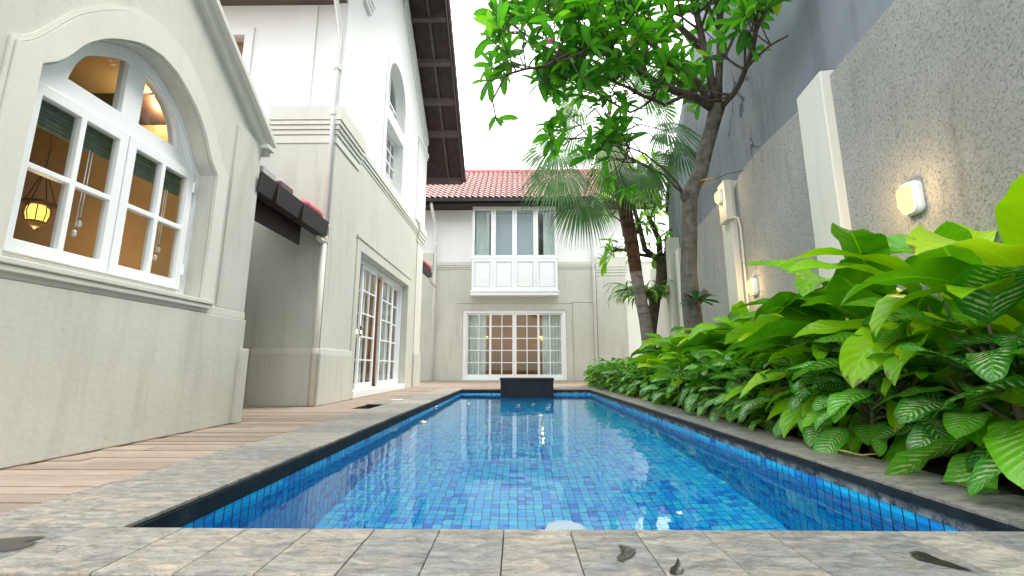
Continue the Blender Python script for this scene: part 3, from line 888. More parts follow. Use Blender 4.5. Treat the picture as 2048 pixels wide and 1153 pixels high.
dr = (6.98, 10.16, .10, 2.38)
arch = [(.65, 6.20)] + smooth_pts([(.65, 6.20), (.63, 6.42), (.55, 6.64), (.42, 6.80), (.22, 6.92), (0, 6.96)], 3)
WY = 8.58
up_arch = mirror(WY, arch, 5.70)
up_rect = rect(WY - .64, WY + .62, 4.22, 5.43)
mb = MB(); mb.slab(PX, rect(HY, HE, 0, SZ), HX, HX - .26, [rect(*dr)]); mb.box(-3.48, HX - .26, HY, HY + .22, 0, SZ)
mb.box(-8, -3.48, HY + .10, HY + .3, 0, SZ)
hp(mb.build('lower_wall', M['plaster'], house))
rz = lambda y: 6.95 - .75 * (y - 11.55)
mb = MB(); mb.slab(PX, [(HY, SZ), (HE, SZ), (HE, rz(HE)), (8.67, rz(8.67)), (HY, rz(8.67) - .75 * (8.67 - HY))], HX, HX - .26, [up_arch, up_rect])
uwin = rect(-4.62, -4.10, 4.3, 5.42)
mb.slab(PY, rect(-8, HX - .26, SZ, 6.0), HY, HY + .24, [uwin])
hp(mb.build('upper_wall', M['white_wall'], house))
mb = MB()        # far end wall, so the house is closed
mb.box(-8, HX - .26, HE - .24, HE, 0, 6.9); mb.box(-8, -7.8, HY + .3, HE - .24, 0, 6.9)
hp(mb.build('end_wall', M['white_wall'], house))
# plinths
mb = MB(); mb.box(-3.5, HX + .035, HY - .035, HY + .1, 0, .66); mb.box(HX - .1, HX + .035, HY + .1, 6.84, 0, .66)
mb.box(HX - .1, HX + .05, 10.9, HE + .04, 0, .80); mb.box(-8, -3.5, HY + .02, HY + .2, 0, .66)
mb.split('plinth', M['plaster'], house, house, bevel=.006)
mb = MB(); mb.box(-3.5, HX + .022, HY - .022, HY + .1, .661, .735); mb.box(HX - .1, HX + .022, HY + .1, 6.84, .661, .735)
mb.box(HX - .1, HX + .034, 10.91, HE + .025, .801, .88); mb.box(HX - .1, HX + .02, 10.93, HE + .015, .881, 3.70)
mb.box(-8, -3.5, HY + .04, HY + .2, .661, .735)
mb.split('plinth_moulding', M['trim'], house, house, bevel=.005)
# string course: heavier round the near corner, thinner along the wall
mb = MB()
for z0, z1, p in ((3.66, 3.78, .018), (3.785, 3.85, .035), (3.855, 3.915, .055), (3.92, 3.98, .075), (3.985, 4.20, .09)):
    mb.box(-3.55, HX - .2, HY - p, HY + .05, z0, z1); mb.box(HX - .2, HX + p, HY - p, 6.66 + p * .4, z0, z1)
for z0, z1, p in ((3.86, 3.915, .012), (3.92, 3.975, .03), (3.98, 4.05, .045), (4.054, 4.11, .02)):
    mb.box(HX - .1, HX + p, 6.67 + .04, 10.85, z0, z1); mb.box(-8, -3.56, HY - p, HY + .05, z0 - .04, z1 - .04)
for z0, z1, p in ((3.70, 3.80, .03), (3.804, 3.90, .05), (3.904, 4.0, .07), (4.004, 4.22, .085)):
    mb.box(HX - .1, HX + p, 10.86, HE + p, z0, z1)
hp(mb.build('string_course', M['trim'], house, bevel=.004))
# upper pilasters and raking cornice
mb = MB(); mb.box(HX - .1, HX + .045, HY - .03, 6.28, 4.21, 6.58); mb.box(HX - .1, HX + .035, 10.60, HE + .02, 4.23, 6.30)
for z0, z1, p in ((6.305, 6.40, .05), (6.404, 6.5, .075)): mb.box(HX - .1, HX + p, 10.58 - p * .3, HE + p, z0, z1)
for z0, z1, p in ((6.585, 6.66, .06), (6.664, 6.74, .08), (6.744, 6.86, .10)): mb.box(HX - .1, HX + p, HY - .04, 6.62 + p, z0, z1)
for o0, o1, p in ((-.16, -.004, .07), (-.34, -.165, .045), (-.47, -.345, .02)):
    mb.slab(PX, [(HE, rz(HE) + o0), (8.67, rz(8.67) + o0), (8.67, rz(8.67) + o1), (HE, rz(HE) + o1)], HX - .1, HX + p)
mb.box(-3.30, -3.02, HY - .03, HY + .1, 4.205, 5.93)
mb.split('pilaster', M['white_wall'], house, house, bevel=.004)
# roof: boarded soffit, purlins, verge, tiles
RS = (HX - .3, -1.66)
mb = MB(); ex = 12.66
sl_ = lambda y, o: rz(y) + o
mb.slab(PX, [(8.67, sl_(8.67, .10)), (ex, sl_(ex, .10)), (ex, sl_(ex, .16)), (8.67, sl_(8.67, .16))], -8.2, RS[1])
mb.slab(PX, [(8.67, sl_(8.67, .10)), (8.67, sl_(8.67, .16)), (4.7, sl_(8.67, .16) - .75 * 3.97), (4.7, sl_(8.67, .10) - .75 * 3.97)], -8.2, RS[1])
hp(mb.build('soffit_boards', M['dark_wood'], house))
mb = MB()
for yy in (9.15, 9.94, 10.73, 11.45):
    mb.slab(PX, [(yy - .035, sl_(yy, -.02)), (yy + .035, sl_(yy, -.07)), (yy + .035, sl_(yy, .07)), (yy - .035, sl_(yy, .12))], HX - .05, RS[1] - .035)
mb.slab(PX, [(ex - .05, sl_(ex, -.05)), (ex + .02, sl_(ex, -.07)), (ex + .02, sl_(ex, .15)), (ex - .05, sl_(ex, .19))], -8, RS[1] - .035)
mb.slab(PX, [(8.67, sl_(8.67, .03)), (ex - .06, sl_(ex - .06, .03)), (ex - .06, sl_(ex - .06, .105)), (8.67, sl_(8.67, .105))], -2.13, -2.07)
mb.split('purlin', M['beam'], house, house)
mb = MB()
mb.slab(PX, [(8.67, sl_(8.67, -.03)), (ex + .03, sl_(ex + .03, -.03)), (ex + .03, sl_(ex + .03, .20)), (8.67, sl_(8.67, .20))], RS[1] - .03, RS[1])
hp(mb.build('verge_board', M['dark_wood'], house))


def tiles(x0, x1, y_e, z_e, y_r, z_r, tw=.21, course=.27, lift=.035, axis='y'):
    """pantile slope from eave line to ridge line: rolls across, a step at every course"""
    mb = MB(); Lr = math.hypot(y_r - y_e, z_r - z_e); nc = max(1, round(Lr / course)); dy, dz = (y_r - y_e) / Lr, (z_r - z_e) / Lr
    nyv, nzv = -dz, dy
    if nzv < 0: nyv, nzv = -nyv, -nzv
    nxs = int((x1 - x0) / tw * 8); cols = nxs + 1
    rows = []
    for c in range(nc):
        for s, l in ((-.06, lift), (.5, lift * .5), (1.0, 0.0)): rows.append(((c + s) * Lr / nc, l))
    vs = []
    for q, l in rows:
        for i in range(cols):
            x = x0 + (x1 - x0) * i / nxs; ph = (x - x0) / tw * 2 * math.pi
            h = .034 * math.sin(ph) + .012 * math.sin(2 * ph + .6) + l + .02
            # the nose of each tile is a little rounded
            qq = q - (.02 * math.sin(ph) if l == lift else 0)
            vs.append((x, y_e + dy * qq + nyv * h, z_e + dz * qq + nzv * h))
    fs = [(r * cols + i, r * cols + i + 1, (r + 1) * cols + i + 1, (r + 1) * cols + i) for r in range(len(rows) - 1) for i in range(cols - 1)]
    mb.add(vs, fs)
    return mb


hp(tiles(-8, RS[1] + .05, ex + .08, sl_(ex + .08, .17), 8.67, sl_(8.67, .17)).build('roof_tiles', M['roof_dark'], house, smooth=False, fix=False))
mb = MB()
q = 8.9
while q < ex + .05:      # half round verge tiles
    mb.tube([(RS[1] + .02, q, sl_(q, .23)), (RS[1] + .02, q + .27, sl_(q + .27, .20))], [.055, .07], 10); q += .26
mb.split('verge_tile', M['roof_dark'], house, house)
# eave over the front
mb = MB(); mb.box(-8, HX + .02, 4.85, HY + .02, 5.955, 6.0); hp(mb.build('front_soffit', M['soffit_brown'], house))
mb = MB(); mb.box(-8, HX + .03, 4.80, 4.85, 5.93, 6.14); hp(mb.build('fascia', M['dark_wood'], house))
# upper window group
UX = HX - .17
mb = MB(); oa = mirror(WY, [(h - .003, z - .003) for h, z in arch], 5.703)
ia = [(max(h - .06, 0), z - .055) for h, z in arch]
ph_ = [[(WY + .02, 6.22), (WY + .57, 6.22)] + [(WY + h * .885, 6.22 + (z - 6.2) * .85) for h, z in arch[2:-1]] + [(WY + .02, 6.22 + .76 * .85)]]
ph_ += [[(2 * WY - a, b) for a, b in ph_[0]]]
ph_ += [rect(WY + .02, WY + .29, 5.77, 6.18), rect(WY + .32, WY + .58, 5.77, 6.18), rect(WY - .29, WY - .02, 5.77, 6.18), rect(WY - .58, WY - .32, 5.77, 6.18)]
mb.slab(PX, oa, UX - .05, UX, ph_)
uf = hp(mb.build('arched_window', M['white'], house))
mb = MB(); mb.slab(PX, mirror(WY, [(h * .92, 5.8 + (z - 5.8) * .95) for h, z in arch], 5.76), UX - .030, UX - .026); mb.build('pane', M['glass'], uf)
mb = MB(); frame_slab(mb, PX, WY - .638, WY + .618, 4.222, 5.428, UX - .05, UX, 4, 4, .06, .028)
uf = hp(mb.build('upper_window', M['white'], house))
mb = MB(); mb.box(UX - .030, UX - .026, WY - .6, WY + .58, 4.26, 5.39); mb.build('pane', M['glass'], uf)
mb = MB(); mb.slab(PX, mirror(WY, [(.80, 6.30)] + smooth_pts([(.80, 6.30), (.76, 6.34), (.74, 6.5), (.66, 6.76), (.5, 6.94), (.26, 7.06), (0, 7.10)], 3), 4.115), HX - .05, HX + .018, [mirror(WY, [(h + .004, z + .004) for h, z in arch], 5.696), rect(WY - .644, WY + .624, 4.216, 5.434)])
hp(mb.build('window_surround', M['white_wall'], house, bevel=.006))
hp(room('upper_room', house, -6.0, HX - .27, 7.2, 10.2, 4.15, 7.4, M['white_wall'], 'x1'))
# small front window high on the left
mb = MB(); frame_slab(mb, PY, -4.615, -4.105, 4.305, 5.1, HY + .13, HY + .18, 2, 3, .05, .024)
uf = hp(mb.build('front_window', M['white'], house))
mb = MB(); mb.box(-4.6, -4.12, HY + .152, HY + .156, 4.34, 5.07); mb.build('pane', M['glass'], uf)
mb = MB(); mb.box(-4.615, -4.105, HY + .12, HY + .2, 5.15, 5.415); mb.box(-4.615, -4.105, HY + .10, HY + .19, 5.103, 5.147); hp(mb.build('shutter_box', M['room_wood'], house))
mb = MB(); mb.slab(PY, rect(-4.76, -3.96, 4.16, 5.56), HY - .03, HY + .02, [rect(-4.625, -4.095, 4.295, 5.425)]); hp(mb.build('front_window_surround', M['white_wall'], house, bevel=.005))
hp(room('front_room', house, -5.5, -3.4, HY + .26, 7.05, 4.1, 5.9, M['room'], 'y0'))
# sliding doors
mb = MB(); mb.slab(PX, [(6.80, .012), (10.36, .012), (10.36, 2.60), (6.80, 2.60)], HX - .05, HX + .02, [[(6.97, .011), (10.17, .011), (10.17, 2.39), (6.97, 2.39)]])
mb.slab(PX, [(6.78, 2.575), (10.38, 2.575), (10.38, 2.62), (6.78, 2.62)], HX - .05, HX + .034)
hp(mb.build('door_surround', M['plaster'], house, bevel=.004))
mb = MB(); mb.box(HX - .255, HX + .03, 6.985, 10.155, .002, .115); hp(mb.build('threshold', M['white'], house, bevel=.006))
DX = HX - .15
mb = MB(); mb.slab(PX, [(6.985, .117), (10.155, .117), (10.155, 2.375), (6.985, 2.375)], DX - .10, DX + .03, [rect(7.05, 10.09, .118, 2.29)])
hp(mb.build('door_frame', M['white'], house, bevel=.004))
for (a0, a1, o) in ((7.055, 7.86, -.055), (7.53, 8.33, 0), (8.66, 9.46, 0), (9.28, 10.085, -.055)):
    mb = MB(); frame_slab(mb, PX, a0, a1, .119, 2.288, DX - .02 + o, DX + .02 + o, 2, 5, .062, .024, .10, .06)
    dp = hp(mb.build('sliding_door', M['white'], house, bevel=.003))
    mb = MB(); mb.box(DX - .002 + o, DX + .002 + o, a0 + .05, a1 - .05, .2, 2.25); mb.build('pane', M['glass'], dp)
    if a0 < 7.4:
        mb = MB(); mb.box(DX + .021, DX + .03, 7.535, 7.565, 1.02, 1.2); mb.tube([(DX + .03, 7.55, 1.04), (DX + .055, 7.55, 1.06), (DX + .055, 7.55, 1.16), (DX + .03, 7.55, 1.18)], .007, 6)
        hp(mb.build('door_handle', M['black'], house))
hp(room('door_room', house, -7.4, HX - .27, 6.2, 11.2, .02, 3.2, M['room'], 'x1'))
mb = MB(); mb.box(-4.9, -4.84, 6.3, 8.0, .03, 2.4); mb.box(-5.6, -4.95, 8.2, 8.26, .03, 2.3); hp(mb.build('inner_partition', M['door_wood'], house))
lamp('door_room_light', (-5.2, 9.0, 2.7), 22, (1, .66, .32), .15)


def curtain(name, label, a0, a1, z0, z1, place, amp=.035, fold=.13, group=None, cat='curtain'):
    mb = MB(); n = int((a1 - a0) / .012); vs = []
    ph = rnd.random() * 5
    for j in range(9):
        z = z0 + (z1 - z0) * j / 8
        for i in range(n + 1):
            a = a0 + (a1 - a0) * i / n
            d = amp * math.sin(a * 2 * math.pi / fold + ph + .5 * math.sin(a * 9)) * (1 - .25 * j / 8) + .3 * amp * math.sin(a * 31)
            vs.append(place(a, z, d))
    mb.add(vs, [(j * (n + 1) + i, j * (n + 1) + i + 1, (j + 1) * (n + 1) + i + 1, (j + 1) * (n + 1) + i) for j in range(8) for i in range(n)])
    o = mb.build(name, M['fabric'], smooth=True, fix=False)
    return tag(o, label, cat, group)


curtain('curtain', 'sheer pale curtain behind the right hand leaf of the sliding doors beside the pool', 9.3, 10.08, .14, 2.3, lambda a, z, d: (-3.0 + d, a, z), group='curtains in the house')
curtain('curtain', 'pale curtain drawn behind the nearest leaf of the sliding doors beside the pool', 7.06, 7.5, .14, 2.3, lambda a, z, d: (-3.0 + d, a, z), group='curtains in the house')
# lean-to between the pool house and the main house
le = thing('lean_to_roof', 'small lean-to roof with a dark gutter between the arched window gable and the tall house', 'roof', (-2.7, 4.9, 2.4))


def lp(o): return under(o, le)


mb = MB(); mb.slab(lambda a, b, t: (a, t, b), [(-2.62, 2.36), (-3.5, 2.80), (-3.5, 2.74), (-2.62, 2.29)], 4.09, HY - .06); lp(mb.build('boarding', M['dark_wood'], le))
mb = MB(); mb.box(-4.5, -4.4, 4.035, HY + .09, 0, 3.3); lp(mb.build('unseen_shade_wall', M['plaster'], le))  # unseen wall added to close the passage and darken the recess
mb = MB()
prof = [(-2.66, 2.20), (-2.545, 2.20), (-2.515, 2.40), (-2.53, 2.40), (-2.558, 2.215), (-2.645, 2.215), (-2.645, 2.40), (-2.66, 2.40)]
mb.slab(lambda a, b, t: (a, t, b), prof, 4.0, 5.56); mb.box(-2.656, -2.535, 5.545, 5.556, 2.205, 2.395)
for yy in (4.3, 4.85): mb.box(-2.658, -2.512, yy, yy + .02, 2.194, 2.402)
lp(mb.build('gutter', M['gutter'], le))
mb = MB(); mb.box(-2.78, -2.755, 4.09, 5.30, 2.02, 2.30); lp(mb.build('fascia', M['dark_wood'], le))
mb = MB(); mb.tube([(-2.62, 4.93, 2.43), (-2.60, 5.0, 2.455), (-2.60, 5.3, 2.455), (-2.60, 5.40, 2.44), (-2.60, 5.43, 2.40)], [.03, .065, .075, .07, .045], 12); lp(mb.build('edge_tile', M['roof_pink'], le, smooth=True))
mb = MB(); mb.box(-2.70, -2.56, 4.43, 4.70, 2.40, 2.505); lp(mb.build('verge_tile', M['roof_dark'], le, bevel=.025))
mb = MB(); mb.box(-2.72, -2.56, 4.09, 4.33, 2.405, 2.51); lp(mb.build('mortar_cap', M['concrete'], le, bevel=.012))
# tiles of the lean-to run up to the left
tb = MB(); nn_ = 0
vs = []; rows = 14; colsn = 40
for r_ in range(rows + 1):
    for i in range(colsn + 1):
        yv = 4.1 + (5.68 - 4.1) * i / colsn
        x = -2.55 - .97 * r_ / rows
        vs.append((x, yv, 2.385 + .5 * (-2.55 - x) + .03 * math.sin(yv * 30) + (.02 if r_ % 2 else 0)))
tb.add(vs, [(r_ * (colsn + 1) + i, r_ * (colsn + 1) + i + 1, (r_ + 1) * (colsn + 1) + i + 1, (r_ + 1) * (colsn + 1) + i) for r_ in range(rows) for i in range(colsn)])
lp(tb.build('roof_tiles', M['roof'], le, fix=False))
# downpipe at the near corner of the main house, with the elbow from the gutter
t = thing('downpipe', 'cream downpipe on the near corner of the tall house beside the lean-to', 'drainpipe', (-2.63, HY - .07, 0), 'rainwater pipes')
px, py = 0, 0
mb = MB(); mb.tube([(px + .06, py - .75, 6.3), (px + .05, py - .55, 6.05), (px, py - .02, 5.45), (px, py, 5.3), (px, py, 2.26)], .034, 12)
mb.build('upper_pipe', M['pipe_white'], t, smooth=True)
mb = MB(); mb.tube([(px, py, 2.259), (px, py, .012)], .042, 14); mb.build('lower_pipe', M['pipe'], t, smooth=True)
mb = MB()
for z in (2.16, .66, 4.05, 4.78): mb.lathe([(.047, 0), (.05, .01), (.05, .06), (.047, .07)], (px, py, z), 14)
mb.split('pipe_socket', M['pipe'], t)
mb = MB(); mb.tube([(px, py, 2.185), (px, py - .05, 2.175), (px, py - .11, 2.165), (px, py - .15, 2.175), (px, py - .17, 2.21), (px, py - .17, 2.25)], .034, 12); mb.build('elbow', M['pipe'], t, smooth=True)

# ------------------------------------------------------------------ rear house
YR = 15.6
rear = thing('rear_house', 'two storey house with red tiled roof and white bay window beyond the pool', 'house', (.2, YR, 0))


def rp(o): return under(o, rear)


RX0, RX1 = -4.6, 3.95
od = (-1.95, 1.77, .03, 2.51)
mb = MB(); mb.slab(PY, rect(RX0, RX1, 0, 4.12), YR, YR + .25, [rect(*od)]); mb.box(RX1 - .25, RX1, YR + .25, 20.4, 0, 4.12); rp(mb.build('lower_wall', M['plaster'], rear))
mb = MB(); mb.slab(PY, rect(RX0, RX1 - .02, 4.12, 6.5), YR + .01, YR + .25, [rect(-1.5, 1.36, 4.4, 6.2)]); mb.box(RX1 - .27, RX1 - .02, YR + .25, 20.4, 4.12, 6.5); rp(mb.build('upper_wall', M['white_wall'], rear))
mb = MB()
for z0, z1, p in ((4.02, 4.08, .02), (4.085, 4.15, .045), (4.155, 4.23, .06), (4.235, 4.29, .03)):
    mb.box(RX0, 2.78, YR - p, YR + .05, z0, z1)
for z0, z1, p in ((3.76, 3.86, .075), (3.865, 3.96, .10), (3.965, 4.06, .125), (4.065, 4.16, .14), (4.165, 4.46, .10)):
    mb.box(2.86, RX1 + p - .05, YR - p, YR + .1, z0, z1)
for z0, z1, p in ((3.9, 4.0, .05), (4.004, 4.1, .08), (4.104, 4.2, .10), (4.204, 4.62, .09)):
    mb.box(RX0, -3.08, YR - p, YR + .1, z0, z1)
rp(mb.build('string_course', M['trim'], rear, bevel=.004))
mb = MB(); mb.box(2.88, RX1 + .005, YR - .055, YR + .1, 0, 3.757); mb.box(2.02, 2.74, YR - .03, YR + .1, 0, 2.78); mb.box(2.0, 2.76, YR - .045, YR + .1, 2.784, 2.83)
mb.split('pilaster', M['plaster'], rear, rear, bevel=.005)
mb = MB(); mb.slab(PY, rect(-2.12, 1.98, .004, 2.74), YR - .025, YR + .05, [rect(od[0] - .002, od[1] + .002, .0035, od[3] + .002)]); mb.box(-2.16, 2.0, YR - .04, YR + .05, 2.745, 2.79); rp(mb.build('door_surround', M['plaster'], rear, bevel=.004))
mb = MB(); mb.slab(PY, rect(od[0] + .002, od[1] - .002, .02, 2.505), YR + .02, YR + .14, [rect(od[0] + .13, od[1] - .13, .10, 2.40)])
mb.slab(PY, rect(od[0] + .01, od[1] - .01, .03, 2.495), YR + .005, YR + .018, [rect(od[0] + .06, od[1] - .06, .06, 2.45)])
rp(mb.build('door_frame', M['white'], rear, bevel=.004))
a0 = od[0] + .13; dw = (od[1] - od[0] - .26)
for i, (s0, s1, o) in enumerate(((0, .262, .05), (.24, .4995, 0), (.5005, .76, 0), (.738, 1, .05))):
    mb = MB(); frame_slab(mb, PY, a0 + dw * s0 + .001, a0 + dw * s1 - .001, .102, 2.398, YR + .05 + o, YR + .09 + o, 2, 5, .07 if i in (1, 2) else .055, .03, .12, .06)
    dp = rp(mb.build('sliding_door', M['white'], rear, bevel=.003))
    mb = MB(); mb.box(a0 + dw * s0 + .05, a0 + dw * s1 - .05, YR + .068 + o, YR + .072 + o, .18, 2.35); mb.build('pane', M['glass'], dp)
M['room_dark'] = paint('brown interior wall', (.32, .22, .085), .15, 2, .7, .1, 30)
rp(room('door_room', rear, -3.4, 3.2, YR + .27, 20.2, .02, 3.4, M['room_dark'], 'y0'))
curtain('curtain', 'sheer white curtain at the left end of the wide glass doors facing the pool', -1.82, -1.12, .06, 2.42, lambda a, z, d: (a, YR + .28 + d, z), group='curtains in the house')
curtain('curtain', 'sheer white curtain at the right end of the wide glass doors facing the pool', .92, 1.62, .06, 2.42, lambda a, z, d: (a, YR + .28 + d, z), group='curtains in the house')
for u, lab in ((968, 'lit wall sconce glowing behind the left part of the far glass doors'), (1086, 'lit wall sconce glowing behind the right part of the far glass doors')):
    p = at(u, 676, 18.3)
    t = thing('wall_sconce', lab, 'wall lamp', p, 'sconces in the far room')
    mb = MB(); mb.lathe([(.05, -.12), (.12, -.02), (.17, .06), (.16, .06), (.10, -.02), (.04, -.11)], (0, 0, 0), 18); mb.build('shade', M['lantern_glow'], t, smooth=True)
    mb = MB(); mb.tube([(0, 0, -.12), (0, .02, -.3), (0, .08, -.34), (0, .3, -.3)], .015, 8); mb.build('arm', M['brass'], t)
    lamp('sconce_light', p + Vector((0, -.12, .25)), 20, (1, .66, .22), .1)
# bay window
BY = 15.22; bx0, bx1 = -1.62, 1.46
bay = [(bx0, 6.35), (bx1, 6.35)]
mb = MB(); mb.box(bx0 - .03, bx1 + .03, BY - .02, YR, 2.985, 3.10); mb.box(bx0 - .05, bx1 + .05, BY - .04, YR, 3.104, 3.16)
mb.box(bx0, bx1, BY + .05, YR, 3.164, 4.32); mb.box(bx0 - .02, bx1 + .02, BY - .005, YR, 4.324, 4.40)
mb.box(bx0, bx0 + .05, BY + .06, YR, 4.404, 6.25); mb.box(bx1 - .05, bx1, BY + .06, YR, 4.404, 6.25); mb.box(bx0, bx1, BY + .01, YR + .3, 6.254, 6.35)
rp(mb.build('bay_window', M['white'], rear, bevel=.004))
bwid = (bx1 - bx0) / 4
mb = MB()
for i in range(4):
    x0 = bx0 + bwid * i
    mb.slab(PY, rect(x0 + .001, x0 + bwid - .001, 3.164, 4.32), BY, BY + .052, [rect(x0 + .10, x0 + bwid - .10, 3.28, 4.21)])
    mb.slab(PY, rect(x0 + .13, x0 + bwid - .13, 3.31, 4.18), BY + .02, BY + .052)
rp(mb.build('bay_panel', M['white'], rear, bevel=.006))
for i in range(4):
    x0 = bx0 + bwid * i
    mb = MB(); frame_slab(mb, PY, x0 + .002, x0 + bwid - .002, 4.404, 6.25, BY + .01, BY + .06, 1, 1, .085, .02, .05, .10)
    cs = rp(mb.build('casement', M['white'], rear, bevel=.004))
    mb = MB(); mb.box(x0 + .07, x0 + bwid - .07, BY + .033, BY + .037, 4.43, 6.2); mb.build('pane', M['glass'], cs)
M['sky_grey'] = paint('pale blue grey reflected sky', (.42, .47, .52), .05, 2, .9)  # reflected sky tone put into the colour of the panel behind the glass
M['bay_in'] = paint('beige bay interior', (.52, .48, .38), .06, 2, .8)
rp(room('bay_room', rear, -2.6, 2.4, YR + .26, 18.6, 4.2, 6.45, M['bay_in'], 'y0'))
for a0, a1, lab in ((-1.52, -1.02, 'cream hanging added to lighten the left pane of the white bay window'), (.98, 1.38, 'cream hanging added to lighten the right pane of the white bay window')):
    curtain('curtain', lab, a0, a1, 4.42, 6.2, lambda a, z, d: (a, YR - .06 + d * .6, z), group='curtains in the house')  # hangings added to make the side panes paler, in place of a cream wall
t = thing('sky_reflection_panel', 'added pale grey panel imitating reflected sky behind the middle panes of the white bay window', 'blind', (-.09, YR - .05, 4.42))  # added panel; its pale tone stands for sky mirrored in the panes
mb = MB(); mb.box(-.78, .78, 0, .006, 0, 1.72); mb.build('reflection_sheet', M['sky_grey'], t)
mb = MB(); mb.box(-.78, .78, -.008, .016, -.025, -.001); mb.build('panel_foot', M['white'], t)
mb = MB(); mb.box(.62, 1.28, YR + .9, YR + .95, 4.21, 5.75); rp(mb.build('inner_door', M['door_wood'], rear))
# roof, gutter, fascia
mb = MB()
mb.slab(lambda a, b, t: (t, a, b), [(14.95, 6.44), (18.0, 8.86), (18.0, 8.80), (14.95, 6.38)], RX0 - .8, 5.2); mb.slab(lambda a, b, t: (t, a, b), [(18.0, 8.86), (21, 6.4), (21, 6.34), (18, 8.8)], RX0 - .8, 5.2); rp(mb.build('roof_boarding', M['dark_wood'], rear))
mb = MB(); mb.box(RX0 - .8, 5.2, 14.90, 14.94, 6.24, 6.47); mb.box(RX0 - .8, 5.2, 14.78, 14.895, 6.34, 6.36); mb.box(RX0 - .8, 5.2, 14.77, 14.785, 6.34, 6.47); rp(mb.build('gutter', M['gutter'], rear))
mb = MB(); mb.box(RX0 - .8, 5.2, 14.945, YR + .02, 6.30, 6.33); rp(mb.build('eave_soffit', M['dark_wood'], rear))
rp(tiles(RX0 - .8, 5.25, 14.82, 6.47, 18.0, 8.93, .21, .27, .04).build('roof_tiles', M['roof'], rear, smooth=False, fix=False))
mb = MB(); q = RX0 - .8
while q < 5.2:
    mb.tube([(q, 18.0, 8.94), (q + .33, 18.0, 8.95)], [.11, .13], 10); q += .32
rp(mb.build('ridge_tile', M['roof_pink'], rear, smooth=True))


def pipe_at(x, label, z1, yoff=-.07):
    t = thing('downpipe', label, 'drainpipe', (x, YR + yoff, 0), 'rainwater pipes')
    mb = MB(); mb.tube([(-.08, -.62, 6.38), (-.08, -.62, 6.22), (-.02, -.12, 5.70), (0, 0, 5.45), (0, 0, .02)], .052, 12); mb.build('pipe', M['pipe_white'], t, smooth=True)
    mb = MB()
    for z in (4.9,): mb.lathe([(.058, 0), (.062, .01), (.062, .09), (.058, .10)], (0, 0, z), 12)
    mb.build('pipe_socket', M['pipe_white'], t)
    mb = MB(); mb.box(-.075, .075, .0, .06, 3.2, 3.225); mb.box(-.075, .075, .0, .06, 1.75, 1.775); mb.split('clip', M['concrete'], t)
    return t


pipe_at(-3.0, 'white downpipe left of the bay window on the far house', 6.4)
pipe_at(2.80, 'white downpipe right of the bay window on the far house', 6.4)
mb = MB(); mb.tube([(0, 0, 0), (0, -.1, .0), (0, -.1, -.02)], .02, 8); mb.tube([(-.13, -.1, -.02), (.2, -.1, -.045)], .02, 8); mb.tube([(-.13, -.1, -.02), (-.13, -.1, .06)], .022, 8)
o = mb.build('garden_tap', M['pipe']); o.location = at(1172, 738, YR - .01)
tag(o, 'pale garden tap low on the cream wall right of the far glass doors', 'tap')
# passage roof seen in the gap between the two houses
gp = thing('passage_roof', 'short red tiled lean-to roof in the gap between the tall house and the far house', 'roof', (-3.4, 14.6, 3.6))


def gpp(o): return under(o, gp)


mb = MB(); mb.slab(lambda a, b, t: (a, t, b), [(-3.02, 3.72), (-4.4, 4.62), (-4.4, 4.52), (-3.02, 3.60)], 13.2, 14.6); gpp(mb.build('boarding', M['dark_wood'], gp))
mb = MB(); mb.slab(lambda a, b, t: (a, t, b), [(-3.05, 3.48), (-2.93, 3.48), (-2.91, 3.66), (-3.05, 3.66)], 13.2, 14.62); gpp(mb.build('gutter', M['gutter'], gp))
mb = MB(); mb.tube([(-2.99, 13.5, 3.78), (-2.97, 14.3, 3.79), (-2.97, 14.55, 3.72)], [.07, .10, .05], 10); gpp(mb.build('edge_tile', M['roof_pink'], gp, smooth=True))
mb = MB(); mb.tube([(-2.97, 14.5, 3.5), (-2.97, 14.55, 3.42), (-2.95, 14.7, 3.36), (-2.93, 15.4, 3.34)], .05, 10); gpp(mb.build('elbow', M['pipe'], gp, smooth=True))
# garden wall behind, right of the far house
t = thing('garden_wall', 'plain cream garden wall right of the far house, behind the trees', 'wall', (4.8, 17.2, 0))
mb = MB(); mb.box(-.9, 1.6, 0, .2, 0, 4.63); mb.box(-.95, 1.6, -.03, .23, 4.634, 4.72); mb.build('wall', M['trim'], t, bevel=.005)
t = thing('neighbour_roof', 'low red roof edge just above the cream garden wall behind the trees', 'roof', (4.6, 21, 4.9))
mb = MB(); mb.slab(PX, [(0, .5), (3, 1.6), (3, 1.5), (0, .4)], -1.2, 2.6); mb.build('roof_slope', M['roof'], t)
mb = MB(); mb.box(-1.2, 2.6, -.05, 0, .2, .55); mb.build('fascia', M['dark_wood'], t)

# ------------------------------------------------------------------ boundary wall on the right, running slightly outwards
ANG = math.atan(KW)
bw = thing('boundary_wall', 'tall grey roughcast boundary wall with cream pillars behind the planting', 'wall', (2.6, 0, 0))
# local frame of the wall: s along it (metres of y), o towards the pool
dirv = Vector((KW, 1, 0)).normalized(); nrmv = Vector((-dirv.y, dirv.x, 0))


def wl(y, o, z):     # a point at pool-distance y, o metres proud of the wall face
    p = Vector((2.6 + KW * y, y, 0)) + nrmv * o
    return (p.x - 2.6, p.y, z)


def WM(a, b, t): return wl(a, t, b)


def wbox(mb, y0, y1, o0, o1, z0, z1, chop=None):
    vs = [wl(y, o, z) for y in (y0, y1) for o in (o0, o1) for z in (z0, z1)]
    mb.add(vs, [(0, 1, 3, 2), (4, 6, 7, 5), (0, 4, 5, 1), (2, 3, 7, 6), (0, 2, 6, 4), (1, 5, 7, 3)])


